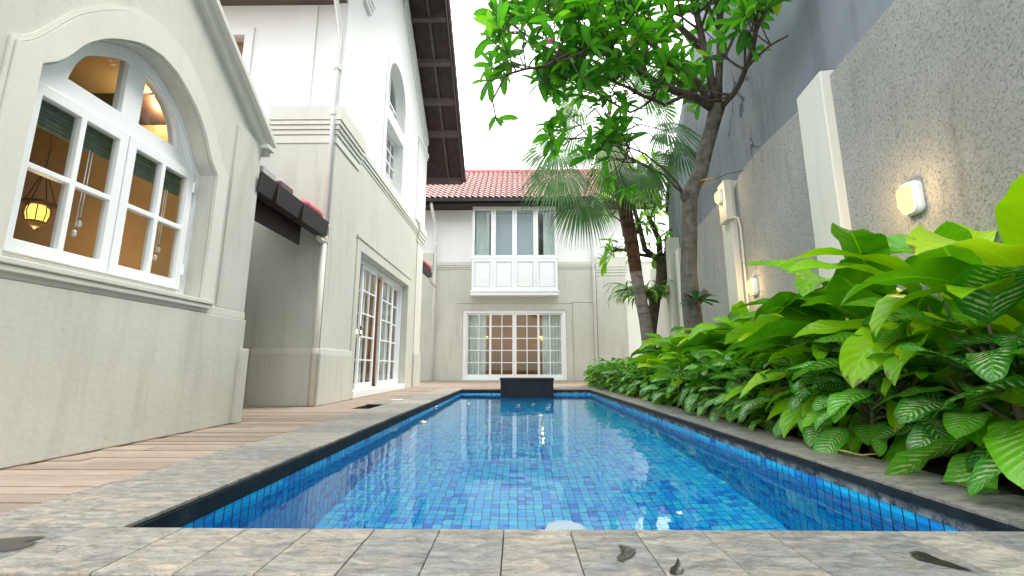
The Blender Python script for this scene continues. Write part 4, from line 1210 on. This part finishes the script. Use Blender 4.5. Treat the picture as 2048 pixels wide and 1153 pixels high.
sp = [(-1.5, 4.0, 0), (4.52, 6.62, 1), (7.28, 10.1, 2), (10.5, 11.1, 3)]
for a, b, k in sp:
    top = [(a, 3.36), (b, 3.36)]
    if k == 1: top = [(a, 3.36)] + [(a + (b - a) * q, 3.36 + .10 * math.sin(q * 3.14) * (.4 + q)) for q in (.2, .4, .6, .75, .88)] + [(b, 3.30)]
    mb = MB(); mb.slab(WM, [(b, -.3), (a, -.3)] + top, -.2, 0.0)
    mb.build('roughcast_panel', M['roughcast'], bw)
mb = MB(); mb.slab(WM, [(11.1, -.3), (14.6, -.3), (14.6, 3.75), (11.1, 3.4)], -.2, -.02); mb.build('far_panel', M['trim'], bw)
for a, b, zt in ((3.93, 4.40, 3.42), (6.62, 7.05, 3.45), (10.1, 10.42, 3.3), (11.1, 11.5, 3.85)):
    mb = MB(); wbox(mb, a, b, -.2, .085, -.3, zt)
    mb.build('pillar', M['trim'], bw, bevel=.012)
mb = MB(); wbox(mb, 6.55, 6.86, .05, .17, 2.78, 3.44); mb.build('pillar_box', M['trim'], bw, bevel=.012)
mb = MB(); mb.tube([wl(6.52, .10, 2.80), wl(6.44, .05, 2.76), wl(6.42, .03, 2.6), wl(6.42, .03, .3)], .014, 6); mb.build('conduit', M['pipe'], bw)
nb = thing('neighbour_building', 'high blue grey cracked wall of the next building rising above the boundary wall', 'building', (2.6, 0, 0))
mb = MB(); mb.slab(WM, [(12.2, 0), (12.25, 5.05), (11.4, 6.15), (8.3, 7.8), (7.6, 11), (-3, 11), (-3, 0)], -.6, -.205)
mb.build('wall', M['neigh'], nb)
mb = MB(); mb.slab(WM, [(12.32, 4.9), (12.3, 5.2), (11.45, 6.25), (11.40, 6.12), (12.2, 5.0)], -.6, -.15); mb.build('verge', M['dark_wood'], nb)


def wall_lamp(y, z, lab, o=0.0, s=1.0):
    t = thing('wall_lamp', lab, 'wall lamp', Vector((2.6, 0, 0)) + Vector(wl(y, o, z)), 'lit bulkhead lamps along the boundary wall')
    t.rotation_euler = (0, 0, math.atan2(nrmv.y, nrmv.x)); t.scale = (s, s, s)

    def oval(w, h, r, n=5):
        pts = []
        for cx, cz, a0 in ((w - r, h - r, 0), (-w + r, h - r, 90), (-w + r, -h + r, 180), (w - r, -h + r, 270)):
            for k in range(n + 1):
                a = R(a0 + 90 * k / n); pts.append((cx + r * math.cos(a), cz + r * math.sin(a)))
        return pts

    def loft(mb, prof):
        rings = [[(x, a, b) for a, b in oval(w, h, r)] for x, w, h, r in prof]; n = len(rings[0])
        mb.add([p for q in rings for p in q], [(i * n + k, i * n + (k + 1) % n, (i + 1) * n + (k + 1) % n, (i + 1) * n + k) for i in range(len(rings) - 1) for k in range(n)] + [tuple(range(n)), tuple((len(rings) - 1) * n + k for k in range(n))])
    mb = MB(); loft(mb, [(0, .078, .125, .05), (.03, .08, .128, .05), (.045, .075, .122, .05)]); mb.build('base_plate', M['white'], t, bevel=.003)
    mb = MB(); loft(mb, [(.046, .062, .105, .045), (.08, .06, .10, .045), (.10, .048, .085, .04), (.108, .03, .06, .029)]); mb.build('glass', M['lamp_glow'], t, smooth=True)
    mb = MB(); loft(mb, [(.044, .074, .12, .05), (.062, .073, .119, .05), (.064, .064, .108, .046)]); mb.build('bezel', M['white'], t)
    p = Vector((2.6, 0, 0)) + Vector(wl(y, o + .17, z))
    lamp('wall_lamp_light', p, 4.0, (1, .66, .30), .06)


wall_lamp(3.15, 1.752, 'lit bulkhead lamp on the near roughcast panel, largest of the wall lamps')
wall_lamp(6.16, 1.62, 'lit lamp low on the wall, half hidden behind the broad leaves', .0)
wall_lamp(6.70, 3.20, 'lit lamp high on the boxed head of the second cream pillar', .172, .9)
wall_lamp(12.1, 3.26, 'lit lamp farthest off, on the cream wall behind the little tree', -.02)

# ------------------------------------------------------------------ planting bed
def broad_plant(n, hgt, L0, seed, name='broad_leaved_plant'):
    """tall clump: erect stalks carrying long broad arching blades"""
    rnd.seed(seed)
    r = thing(name, None, None)
    st = MB(); fo = MB()
    for i in range(n):
        yaw = i * 2.4 + rnd.uniform(-.4, .4) if rnd.random() < .3 else rnd.gauss(math.pi + .45, .95)   # blades turn to the open side, over the pool
        f = (i + .5) / n
        lean = .10 + .55 * (1 - f) + rnd.uniform(-.06, .1)
        h = hgt * (.30 + .55 * f) * rnd.uniform(.9, 1.1)
        cy, sy = math.cos(yaw), math.sin(yaw)
        b = Vector((cy * .05, sy * .05, -.03))
        tip = b + Vector((cy * lean * h * .55, sy * lean * h * .55, h))
        mid = (b + tip) / 2 + Vector((-cy * .02, -sy * .02, .02))
        st.tube([b, mid, tip], [.014, .011, .007], 6)
        el = 1.05 - .85 * (1 - f) + rnd.uniform(-.35, .15)
        ln = L0 * rnd.uniform(.8, 1.15)
        leaf(fo, tip, yaw + rnd.uniform(-.3, .3), el, ln, ln * rnd.uniform(.22, .33), rnd.uniform(.9, 1.9), rnd.uniform(-.5, .5), rnd.uniform(.12, .4), .085, min(1, max(0, rnd.gauss(.42, .27))), 12, .6, .5, rnd.uniform(-.5, .5))
    st.build('stem', M['stem'], r, smooth=True); fo.build('foliage', M['leaf_broad'], r, smooth=True, fix=False)
    return r


def dieff_plant(n, hgt, L0, seed, name='splashed_leaf_plant'):
    rnd.seed(seed)
    r = thing(name, None, None)
    st = MB(); fo = MB()
    lean = rnd.uniform(-.15, .15)
    axis = [Vector((lean * t * t * .6, lean * .4 * t, hgt * t - .04)) for t in (0, .3, .6, .85)]
    st.tube(axis, [.022, .02, .017, .012], 8)
    for i in range(n):
        f = (i + .6) / n
        yaw = i * 2.4 + rnd.uniform(-.5, .5)
        cy, sy = math.cos(yaw), math.sin(yaw)
        z = hgt * (.25 + .6 * f)
        b = Vector((lean * .4 * f, 0, z))
        pl = L0 * rnd.uniform(.35, .6)
        el = .25 + .95 * f
        tip = b + Vector((cy * math.cos(el), sy * math.cos(el), math.sin(el))) * pl
        st.tube([b, (b + tip) / 2 + Vector((0, 0, .012)), tip], [.011, .008, .006], 6)
        ln = L0 * rnd.uniform(.75, 1.12)
        leaf(fo, tip, yaw + rnd.uniform(-.25, .25), el - .5 + rnd.uniform(-.35, .25), ln, ln * rnd.uniform(.38, .48), rnd.uniform(.6, 1.5), rnd.uniform(-.5, .5), rnd.uniform(.1, .3), .055, min(1, max(0, rnd.gauss(.4, .25))), 10, .62, .5, rnd.uniform(-.3, .3))
    st.build('stem', M['cane'], r, smooth=True); fo.build('foliage', M['leaf_dief'], r, smooth=True, fix=False)
    return r


BR = [broad_plant(17, .95, .68, 11), broad_plant(16, .90, .74, 12), broad_plant(18, 1.0, .64, 13), broad_plant(15, .85, .78, 14)]
DF = [dieff_plant(19, .42, .34, 21), dieff_plant(17, .50, .37, 22), dieff_plant(20, .36, .31, 23), dieff_plant(18, .46, .35, 24), dieff_plant(20, .40, .30, 25)]
used = set()


def place(pool, i, x, y, rz, s, label, group, cat='plant', tilt=(0, 0)):
    src = pool[i % len(pool)]
    o = src if src.name not in used else copy_tree(src)
    used.add(src.name)
    o.location = (x, y, -.03); o.rotation_euler = (tilt[0], tilt[1], rz); o.scale = (s, s, s)
    tag(o, label, cat, group)
    return o


ORD = ['nearest', 'second', 'third', 'fourth', 'fifth', 'sixth', 'seventh', 'eighth', 'ninth', 'tenth', 'eleventh', 'twelfth']
rnd.seed(5)
G1 = 'cream splashed plants along the pool edge'; G2 = 'broad leaved plants in the bed by the wall'; G3 = 'cream splashed plants in the middle of the bed'
# front row of splashed leaves hanging over the stone edge
y = 1.6; k = 0
while y < 12.2:
    near = k < 10
    lab = ('%s splashed-leaf plant in the front row beside the pool coping, counted from the right corner' % ORD[k]) if near else 'small splashed-leaf plant in the dense far stretch of the row along the pool edge'
    s = 1.15 if y < 3 else (1.02 if y < 5 else .92)
    place(DF, k, 2.10 + (.10 if y < 2.6 else 0.04) + rnd.uniform(-.05, .05), y, rnd.uniform(0, 6.28), s * rnd.uniform(.9, 1.1), lab, G1 if near else 'far cream splashed plants along the pool edge', tilt=(rnd.uniform(-.1, .1), -.12 + rnd.uniform(-.1, .1)))
    y += rnd.uniform(.27, .35); k += 1
y = 1.9; k = 0
while y < 12.2:
    near = k < 9
    lab = ('%s splashed-leaf plant in the second row behind the pool edge, counted from the right corner' % ORD[k]) if near else 'splashed-leaf plant in the second row at the far end of the bed'
    if k % 3 == 0:
        place(DF, k + 2, 2.42 + rnd.uniform(-.06, .06) + (.06 if y < 3 else 0), y, rnd.uniform(0, 6.28), rnd.uniform(1.15, 1.4) * (1 if y < 8.5 else .8), lab, G3 if near else 'far cream splashed plants of the second row', tilt=(rnd.uniform(-.1, .1), -.1))
    else:
        lab = ('%s plant in the second row behind the pool edge from the right, plain broad leaves' % ORD[k]) if near else 'low plain-leaved plant in the second row at the far end of the bed'
        place(BR, k, 2.46 + rnd.uniform(-.05, .05), y, rnd.uniform(-.7, .7), rnd.uniform(.62, .76) * (1 if y < 8 else .82), lab, 'plain broad leaved plants of the second row' if near else 'far plain leaved plants of the second row', tilt=(rnd.uniform(-.1, .1), -.16))
    y += rnd.uniform(.33, .42); k += 1
y = 1.9; k = 0
while y < 11.8:
    near = k < 11
    lab = ('%s broad-leaved plant in the row before the wall, counted from the right' % ORD[k]) if near else 'lower broad-leaved plant in the far stretch of the bed before the wall'
    s = .95 if y < 4.2 else (1.02 if y < 8 else .78 - .10 * (y - 8) / 4)
    place(BR, k, 2.74 + .035 * (y - 2) + rnd.uniform(-.08, .08), y, rnd.uniform(-.8, .8), s * rnd.uniform(.93, 1.07), lab, G2 if near else 'far broad leaved plants by the wall', tilt=(rnd.uniform(-.06, .06), -.14))
    y += rnd.uniform(.33, .44); k += 1
# a second file of taller clumps at the foot of the wall
y = 2.0; k = 0
while y < 11.2:
    near = k < 8
    lab = ('%s tall broad-leaved clump right against the wall foot, counted from the right' % ORD[k]) if near else 'low broad-leaved clump against the wall foot in the far bed'
    s = 1.28 if y < 3.6 else (1.04 if y < 8 else .8)
    place(BR, k + 1, min(wx(y) - .22, 3.1 + .05 * y), y, rnd.uniform(-.9, .9), s * rnd.uniform(.93, 1.07), lab, 'broad leaved clumps at the wall foot' if near else 'far broad leaved clumps at the wall foot', tilt=(rnd.uniform(-.05, .05), -.12))
    y += rnd.uniform(.48, .62); k += 1

# ------------------------------------------------------------------ frangipani
def rosette(fo, p, d, n, L0, W=.29, var=None):
    d = d.normalized(); az = math.atan2(d.y, d.x); tilt = math.acos(max(-1, min(1, d.z)))
    for i in range(n):
        yaw = i * 2.4 + rnd.random() * .5
        # open whorl round the twig direction, sagging with its own weight
        el = rnd.uniform(-.1, .9)
        v = Vector((math.cos(yaw) * math.cos(el), math.sin(yaw) * math.cos(el), math.sin(el)))
        v = Matrix.Rotation(tilt * .8, 3, Vector((-math.sin(az), math.cos(az), 0))) @ v
        yy = math.atan2(v.y, v.x); ee = math.asin(max(-1, min(1, v.z)))
        ln = L0 * rnd.uniform(.65, 1.15)
        leaf(fo, p - d * rnd.uniform(0, .08), yy, ee, ln, ln * W * rnd.uniform(.85, 1.15), rnd.uniform(.3, 1.1), rnd.uniform(-.6, .6), .18, .03, rnd.random() ** 1.4 * .93 if var is None else var, 6, .65, .75)


rnd.seed(31)
TY = 6.3
frangi = thing('frangipani_tree', 'leaning frangipani tree with dark spreading limbs and green leaf whorls before the wall', 'tree', at(1388, 690, TY))
tr = MB(); br = MB(); fo = MB(); fl = MB()


def P(pts): return [at(u, v, Y) for u, v, Y in pts]


tr.tube(P([(1392, 760, TY), (1388, 660, TY), (1381, 600, TY), (1377, 540, TY), (1379, 470, TY), (1379, 405, TY), (1384, 378, TY), (1400, 348, TY - .02), (1412, 300, TY - .03), (1424, 255, TY - .05), (1434, 215, TY - .05)]), [.15, .135, .128, .118, .112, .112, .12, .11, .105, .105, .12], 14)
tr.tube(P([(1378, 405, TY), (1368, 392, TY - .06), (1366, 384, TY - .1)]), [.08, .07, .045], 10)
tr.tube(P([(1392, 600, TY), (1408, 590, TY - .1), (1412, 582, TY - .14)]), [.09, .06, .045], 9)
limbs = [
    ([(1432, 222, TY), (1400, 200, 6.1), (1370, 188, 5.95), (1330, 172, 5.8), (1300, 158, 5.7), (1240, 122, 5.5), (1200, 70, 5.35), (1170, 20, 5.3)], .085, .035),
    ([(1428, 225, TY), (1395, 165, 6.2), (1340, 128, 6.0), (1285, 72, 5.8), (1240, 15, 5.6)], .07, .032),
    ([(1434, 218, TY), (1416, 120, 6.2), (1400, 60, 6.1), (1385, 0, 6.0), (1372, -70, 5.9)], .075, .045),
    ([(1437, 216, TY), (1440, 110, 6.1), (1441, 30, 5.9), (1446, -70, 5.7)], .07, .045),
    ([(1440, 222, TY), (1466, 190, 5.8), (1490, 140, 5.2), (1512, 60, 4.8), (1540, 0, 4.5), (1575, -50, 4.3)], .055, .022),
    ([(1490, 140, 5.2), (1530, 100, 4.8), (1556, 82, 4.5), (1575, 72, 4.35)], .022, .012),
    ([(1300, 158, 5.7), (1240, 118, 5.4), (1190, 108, 5.2), (1130, 113, 5.05), (1090, 133, 4.95), (1052, 138, 4.85), (1010, 150, 4.75)], .034, .015),
    ([(1130, 113, 5.05), (1085, 92, 5.1), (1052, 70, 5.2), (1035, 58, 5.2)], .022, .014),
    ([(1240, 120, 5.5), (1180, 75, 5.6), (1120, 30, 5.6), (1090, -5, 5.6)], .03, .016),
    ([(1368, 388, TY - .06), (1330, 340, 6.2), (1290, 308, 6.1), (1230, 285, 6.0), (1178, 274, 5.9)], .022, .010),
    ([(1366, 388, TY - .08), (1330, 352, 6.0), (1290, 330, 5.8), (1255, 318, 5.7)], .018, .009),
    ([(1385, 180, 6.1), (1330, 210, 5.8), (1280, 190, 5.6), (1230, 165, 5.5), (1190, 150, 5.4)], .04, .015),
    ([(1340, 175, 5.85), (1290, 210, 5.7), (1260, 225, 5.6), (1200, 190, 5.5), (1170, 178, 5.5)], .025, .012),
    ([(1300, 158, 5.7), (1270, 80, 6.2), (1250, 10, 6.5)], .035, .02),
    ([(1410, 110, 6.2), (1350, 50, 6.6), (1310, -20, 6.8)], .04, .02),
    ([(1438, 130, 6.1), (1470, 70, 6.2), (1480, 10, 6.2)], .035, .018),
]
tips = []
for li, (pts, r0, r1) in enumerate(limbs):
    p3 = P(pts); n = len(p3)
    # a little crookedness between the given joints
    q = []
    for a, b in zip(p3, p3[1:]):
        q.append(a); m_ = (a + b) / 2; m_ += Vector((rnd.uniform(-1, 1), rnd.uniform(-1, 1), rnd.uniform(-1, 1))) * (b - a).length * .045; q.append(m_)
    q.append(p3[-1]); k = len(q)
    br.tube(q, [.84 * (r0 + (r1 - r0) * i / (k - 1)) for i in range(k)], 9)
    tips.append((q[-1], (q[-1] - q[-2]).normalized(), r1, 2))
    for i in range(2, k - 1):
        if (rnd.random() < .5 and r0 < .08) or (i > k * .4 and rnd.random() < (.95 if li in (4, 5, 6, 7, 8, 10, 12) else .7)):
            d = (q[i + 1] - q[i - 1]).normalized()
            s = Vector((rnd.uniform(-1, 1), rnd.uniform(-1, 1), rnd.uniform(-.35, 1))).normalized()
            tips.append((q[i], (d * .6 + s).normalized(), max(.011, (r0 + (r1 - r0) * i / k) * .45), 2))
count = 0


def crown_ok(p):
    return -.42 < p.x < wx(p.y) - .12 and p.y > 3.9 and not (p.x > 1.75 and p.z < 4.25)


def grow(p, d, r, lev):
    global count
    if lev == 0 or r < .006:
        if crown_ok(p):
            rosette(fo, p, d, rnd.randint(5, 9), .29, .31)
            count += 1
            if rnd.random() < .10:
                for _ in range(3):
                    c = p + d * .10 + Vector((rnd.uniform(-.03, .03), rnd.uniform(-.03, .03), rnd.uniform(0, .05)))
                    for a in range(5): leaf(fl, c, a * 1.257, .5, .04, .028, .4, 0, .1, 0, .5, 3)
        return
    ok = False
    for _ in range(2 if rnd.random() < .75 else 3):
        s = Vector((rnd.uniform(-1, 1), rnd.uniform(-1, 1), rnd.uniform(-.3, .9))).normalized()
        nd = (d + s * .75).normalized(); ln = rnd.uniform(.22, .42)
        e = p + nd * ln
        if not crown_ok(e): continue
        ok = True
        mid = (p + e) / 2 + Vector((0, 0, -.015))
        br.tube([p, mid, e], [r, r * .85, r * .72], 6, cap=False)
        grow(e, nd, r * .70, lev - 1)
    if not ok and crown_ok(p): rosette(fo, p + d * .02, d, 7, .28, .32)


for p, d, r, lev in tips: grow(p, d, min(r, .024), lev)


def local(mb, root):
    mb.v = [(v[0] - root.location.x, v[1] - root.location.y, v[2] - root.location.z) for v in mb.v]; return mb


local(tr, frangi).build('trunk', M['bark'], frangi, smooth=True); local(br, frangi).build('limbs', M['bark_dark'], frangi, smooth=True)
local(fo, frangi).build('crown', M['leaf_frangi'], frangi, smooth=True, fix=False)
if fl.v: local(fl, frangi).build('blossom', M['petal_pink'], frangi, fix=False)
mb = MB(); c = at(1408, 366, TY)
ring = [c + Vector((.15 * math.cos(a), .16 * math.sin(a), .03 * math.cos(a))) for a in [k * math.pi / 9 for k in range(19)]]
mb.tube(ring, .008, 6)
o = mb.build('twine_loop', M['dead_brown'], smooth=True); tag(o, 'loop of yellow brown twine round the frangipani trunk above its fork', 'twine')
mb = MB(); mb.tube([at(1424, 362, TY - .1), at(1450, 350, 6.3), at(1500, 338, 6.1)], .005, 5)
o = mb.build('tie_wire', M['black']); tag(o, 'thin wire running from the frangipani trunk to the wall', 'wire')
# seedling growing at the knot on the trunk
p = at(1393, 600, TY - .22)
t = thing('seedling_plant', 'dark glossy whorled seedling growing at the knot low on the frangipani trunk', 'plant', p)
rnd.seed(8); mb = MB()
for i in range(11): leaf(mb, (0, 0, 0), i * 2.4, rnd.uniform(-.2, .7), rnd.uniform(.2, .34), .085, .5, rnd.uniform(-.3, .3), .12, .02, rnd.random(), 6, .45, .9)
mb.build('foliage', M['leaf_dark'], t, smooth=True, fix=False)
mb = MB(); mb.tube([(0, .2, -.1), (0, .08, -.03), (0, 0, 0)], .012, 6); mb.build('stem', M['stem'], t)

# ------------------------------------------------------------------ fan palm
rnd.seed(77)
PYD = 9.0
palm = thing('fan_palm', 'fan palm with fibrous brown upper trunk and drooping grey green fans by the far pool', 'palm tree', at(1300, 740, PYD))
tr = MB()
tr.tube(P([(1304, 770, PYD), (1297, 690, PYD), (1290, 640, PYD), (1280, 590, PYD), (1270, 535, PYD)]), [.135, .13, .125, .122, .125], 14)
local(tr, palm).build('trunk', M['palm_bark'], palm, smooth=True)
tr = MB()
tr.tube(P([(1272, 545, PYD), (1264, 490, PYD), (1252, 430, PYD), (1242, 385, PYD), (1236, 330, PYD), (1232, 280, PYD), (1230, 250, PYD)]), [.128, .142, .148, .145, .15, .14, .07], 14)
for k in range(60):
    u = 1232 + rnd.uniform(-6, 12); v = rnd.uniform(265, 380); a = rnd.random() * 6.28
    b = at(u, v, PYD) + Vector((math.cos(a), math.sin(a), 0)) * .13
    tr.tube([b, b + Vector((math.cos(a) * .07, math.sin(a) * .07, .09)), b + Vector((math.cos(a) * .12, math.sin(a) * .12, .24))], [.03, .022, .004], 5)
local(tr, palm).build('trunk_fibre', M['palm_fibre'], palm, smooth=False)


def fan(hub, d, face, size, var, drop=1.0, spread=2.25, nseg=54):
    """one fan: pleated inner blade, free drooping tips. d = away from the stalk, face = upper side"""
    mb = MB(); d = d.normalized(); face = (face - d * face.dot(d)).normalized(); side = d.cross(face)
    for i in range(nseg):
        q = -spread + 2 * spread * (i + .5) / nseg
        dr = d * math.cos(q) + side * math.sin(q)
        ln = size * (.72 + .28 * math.cos(q * .7)) * rnd.uniform(.93, 1.05)
        dth = 2 * spread / nseg
        perp = (side * math.cos(q) - d * math.sin(q))
        vs = []; uvs = []
        vv = min(1, max(0, var + rnd.uniform(-.12, .12)))
        n = 9
        for j in range(n + 1):
            t = j / n; r_ = ln * t
            sag = drop * size * .85 * max(0, t - .3) ** 1.9
            c = hub + dr * r_ * (1 - .22 * drop * max(0, t - .45)) + face * (.10 * size * math.sin(min(1, t * 1.4) * math.pi) * .5) + Vector((0, 0, -sag)) + face * (.010 if i % 2 else -.010) * min(1, t * 5)
            wd = min(r_ * dth, .06 * size) * (1.06 if t < .55 else max(.08, 1.06 - 1.1 * (t - .55) / .45))
            wd = max(wd, .003)
            for s in (-.5, 0, .5):
                vs.append(c + perp * (s * wd) + face * ((.010 * size if s == 0 else 0) * (1 if t > .4 else .3))); uvs.append((s + .5 + 1e-4, t))
        mb.add(vs, [(j * 3 + k, j * 3 + k + 1, (j + 1) * 3 + k + 1, (j + 1) * 3 + k) for j in range(n) for k in range(2)], uvs, vv)
    return mb


crown = at(1232, 272, PYD)
fans = [  # hub pixel, depth, size, colour, droop
    (1150, 205, 8.4, 1.12, .7, .8), (1112, 300, 8.4, 1.1, .65, .9), (1118, 345, 8.2, 1.1, .5, 1.25), (1166, 398, 8.4, 1.0, .25, 1.5),
    (1206, 292, 8.1, .95, 1.0, 1.5), (1262, 340, 8.5, 1.05, .1, 1.4), (1330, 262, 8.7, 1.0, .3, 1.1), (1318, 215, 9.6, 1.0, .5, .7),
    (1262, 165, 9.3, 1.05, .45, .5), (1185, 160, 9.5, 1.05, .5, .5), (1150, 255, 9.8, 1.0, .4, .9), (1300, 330, 9.5, 1.0, .2, 1.3), (1222, 330, 9.7, 1.0, .15, 1.4), (1352, 300, 8.9, .95, .2, 1.2), (1290, 185, 8.4, .95, .35, .8)]
for u, v, Y, s, var, dp in fans:
    hub = at(u, v, Y); d = hub - crown; out = Vector((d.x, d.y, 0))
    dd = (d.normalized() + Vector((0, 0, -.22 * dp))).normalized()
    up = Vector((0, -1.0 if Y < 9.2 else .6, .5)) + out.normalized() * .3 * dp
    f = fan(hub, dd, up, s * .90, var, dp * .75)
    fr = local(f, palm).build('frond', M['leaf_palm'], palm, smooth=False, fix=False)
    mid = (crown + hub) / 2 + Vector((0, 0, .10 + .12 * d.length))
    mb = MB(); mb.tube([crown, mid, hub + dd * .02], [.028, .016, .010], 6)
    o = local(mb, palm).build('stalk', M['stem'], fr, smooth=True)

# ------------------------------------------------------------------ little tree and hanging fern in the far corner
rnd.seed(55)
BY2 = 12.0
bt = thing('pruned_tree', 'small gnarled tree with light green leaf sprays behind the palm trunk', 'tree', at(1300, 720, BY2))
tr = MB(); fo = MB()
tr.tube(P([(1298, 745, BY2), (1302, 660, BY2), (1310, 600, BY2), (1322, 565, BY2), (1325, 540, BY2), (1318, 518, BY2)]), [.16, .15, .15, .15, .17, .2], 12)
sub = [([(1318, 520, BY2), (1290, 500, 11.7), (1278, 450, 11.5), (1262, 400, 11.3), (1255, 350, 11.3)], .09), ([(1320, 518, BY2), (1318, 480, 12), (1300, 440, 11.9), (1282, 400, 11.9), (1283, 345, 11.8)], .10),
       ([(1326, 525, BY2), (1332, 500, 11.9), (1330, 478, 11.8)], .07), ([(1312, 515, BY2), (1270, 508, 11.6), (1245, 500, 11.4), (1228, 500, 11.3)], .06), ([(1300, 440, 11.9), (1310, 410, 11.9), (1318, 380, 12), (1310, 340, 12)], .05), ([(1285, 470, 11.6), (1250, 450, 11.4), (1225, 430, 11.3)], .04), ([(1280, 400, 11.9), (1235, 370, 11.8), (1215, 345, 11.8)], .04)]
for pts, r0 in sub:
    q = P(pts); k = len(q); tr.tube(q, [r0 * (1 - .6 * i / (k - 1)) for i in range(k)], 8)
    for i in range(1, k):
        for _ in range(4 if i > 1 else 2):
            s = Vector((rnd.uniform(-1, 1), rnd.uniform(-1, 1), rnd.uniform(-.4, .9))).normalized()
            e = q[i] + s * rnd.uniform(.25, .6)
            tr.tube([q[i], (q[i] + e) / 2 + Vector((0, 0, .03)), e], [.016, .012, .008], 5, cap=False)
            rosette(fo, e, s, rnd.randint(6, 10), .36, .24)
local(tr, bt).build('trunk', M['bark_dark'], bt, smooth=True); local(fo, bt).build('crown', M['leaf_back'], bt, smooth=True, fix=False)
hf = thing('hanging_fern', 'pale green fern hanging from the little tree behind the palm trunk', 'fern', at(1292, 588, BY2 - .25))
rnd.seed(3); mb = MB()
for i in range(120):
    a = rnd.random() * 6.28; r_ = rnd.uniform(.05, .34)
    leaf(mb, (r_ * math.cos(a) * 1.25, r_ * math.sin(a) * .6, rnd.uniform(-.12, .16)), a + rnd.uniform(-.4, .4), rnd.uniform(.0, .8), rnd.uniform(.55, 1.15), .055, rnd.uniform(2.0, 2.6), rnd.uniform(-.6, .6), .1, .12, rnd.random(), 7, .35, .3)
mb.build('fronds', M['leaf_fern'], hf, smooth=True, fix=False)
mb = MB(); mb.lathe([(.001, -.15), (.16, -.12), (.22, 0), (.15, .10), (.001, .14)], (0, 0, 0), 12); mb.build('root_ball', M['palm_fibre'], hf)

# ------------------------------------------------------------------ fallen petals and leaves
rnd.seed(9)


def blossom(loc, m, label, s=.035, group='blossoms floating on the pool'):
    mb = MB()
    for a in range(5): leaf(mb, (0, 0, 0), a * 1.257 + rnd.random() * .2, .35, s, s * .75, .3, .3, .1, 0, .5, 4, .5, .6)
    o = mb.build('fallen_blossom', m, smooth=True, fix=False); o.location = loc; o.rotation_euler = (rnd.uniform(-.15, .15), rnd.uniform(-.15, .15), rnd.random() * 6)
    tag(o, label, 'flower', group)


for u, v, k, s, lab in ((1035, 813, 'petal_pink', .055, 'pink blossom floating in front of the black stone block, the largest one'), (1098, 811, 'petal_pink', .04, 'pink blossom floating below the right corner of the black stone block'),
                        (1080, 833, 'petal_white', .045, 'whitish blossom floating mid pool below the black stone block'), (935, 808, 'petal_white', .05, 'pale blossom floating near the far left corner of the pool'),
                        (845, 846, 'petal_white', .05, 'white petal floating near the left pool edge'), (870, 815, 'petal_white', .05, 'cream petals drifting by the left pool edge near the far end'), (1358, 1028, 'petal_white', .016, 'tiny white petal alone on the near water at the right'),
                        (1095, 817, 'petal_white', .045, 'cream petal floating just below the pink one by the stone block'), (1285, 797, 'petal_pink', .05, 'pink blossom at the right pool edge under the leaves'), (850, 818, 'petal_white', .04, 'cream petal tight against the left pool edge, farthest'), (1066, 809, 'dead_leaf', .035, 'yellowish petal floating close to the stone block'), (1345, 803, 'petal_pink', .03, 'pink petal stranded on the water by the right coping')):
    z = WL + .004 if not (u > 1280 and v < 810) else .006
    blossom(at_z(u, v, z), M[k], lab, s)


def fallen(px, m, wd, label, arch=.012):
    pts = [at_z(u, v, .006) for u, v in px]; mb = MB(); c = pts[0].copy(); n = len(pts); vs = []; uvs = []
    for i, p in enumerate(pts):
        d = (pts[min(i + 1, n - 1)] - pts[max(i - 1, 0)]).normalized(); s = Vector((-d.y, d.x, 0)); w_ = wd[i]
        for q in (-1, -.4, .4, 1): vs.append(p - c + s * w_ * q + Vector((0, 0, arch * (abs(q) * .6 + .5 * math.sin(i * 1.7)))))
    mb.add(vs, [(i * 4 + k, i * 4 + k + 1, (i + 1) * 4 + k + 1, (i + 1) * 4 + k) for i in range(n - 1) for k in range(3)])
    mb.v = [(a, b, e + .008) for a, b, e in mb.v]
    o = mb.build('fallen_leaf', m, smooth=True, fix=False); o.location = c
    sm = o.modifiers.new('thickness', 'SOLIDIFY'); sm.thickness = .002
    tag(o, label, 'leaf', 'fallen leaves on the right coping')


fallen([(1668, 904), (1685, 909), (1705, 911), (1725, 914), (1745, 915), (1768, 916)], M['dead_leaf'], [.004, .016, .02, .014, .008, .003], 'long pale yellow fallen leaf lying on the right stone edge')
fallen([(1598, 870), (1606, 876), (1618, 877), (1628, 882), (1634, 888)], M['dead_brown'], [.012, .02, .012, .006, .004], 'curled mustard yellow fallen leaf farther up the right stone edge')

# dry leaves lying on the soil of the bed and a few drops of litter
rnd.seed(91)
mb = MB()
for i in range(90):
    y = rnd.uniform(1.5, 7); x = rnd.uniform(2.02, 2.5)
    leaf(mb, (x, y, .005 + rnd.uniform(0, .02)), rnd.random() * 6.28, rnd.uniform(-.1, .25), rnd.uniform(.06, .15), rnd.uniform(.025, .06), rnd.uniform(-.6, .8), rnd.uniform(-.5, .5), .2, .1, .5, 4)
tag(mb.build('leaf_litter', M['dead_brown'], smooth=True, fix=False), 'dry brown leaf litter on the soil under the plants', 'leaf litter', kind='stuff')
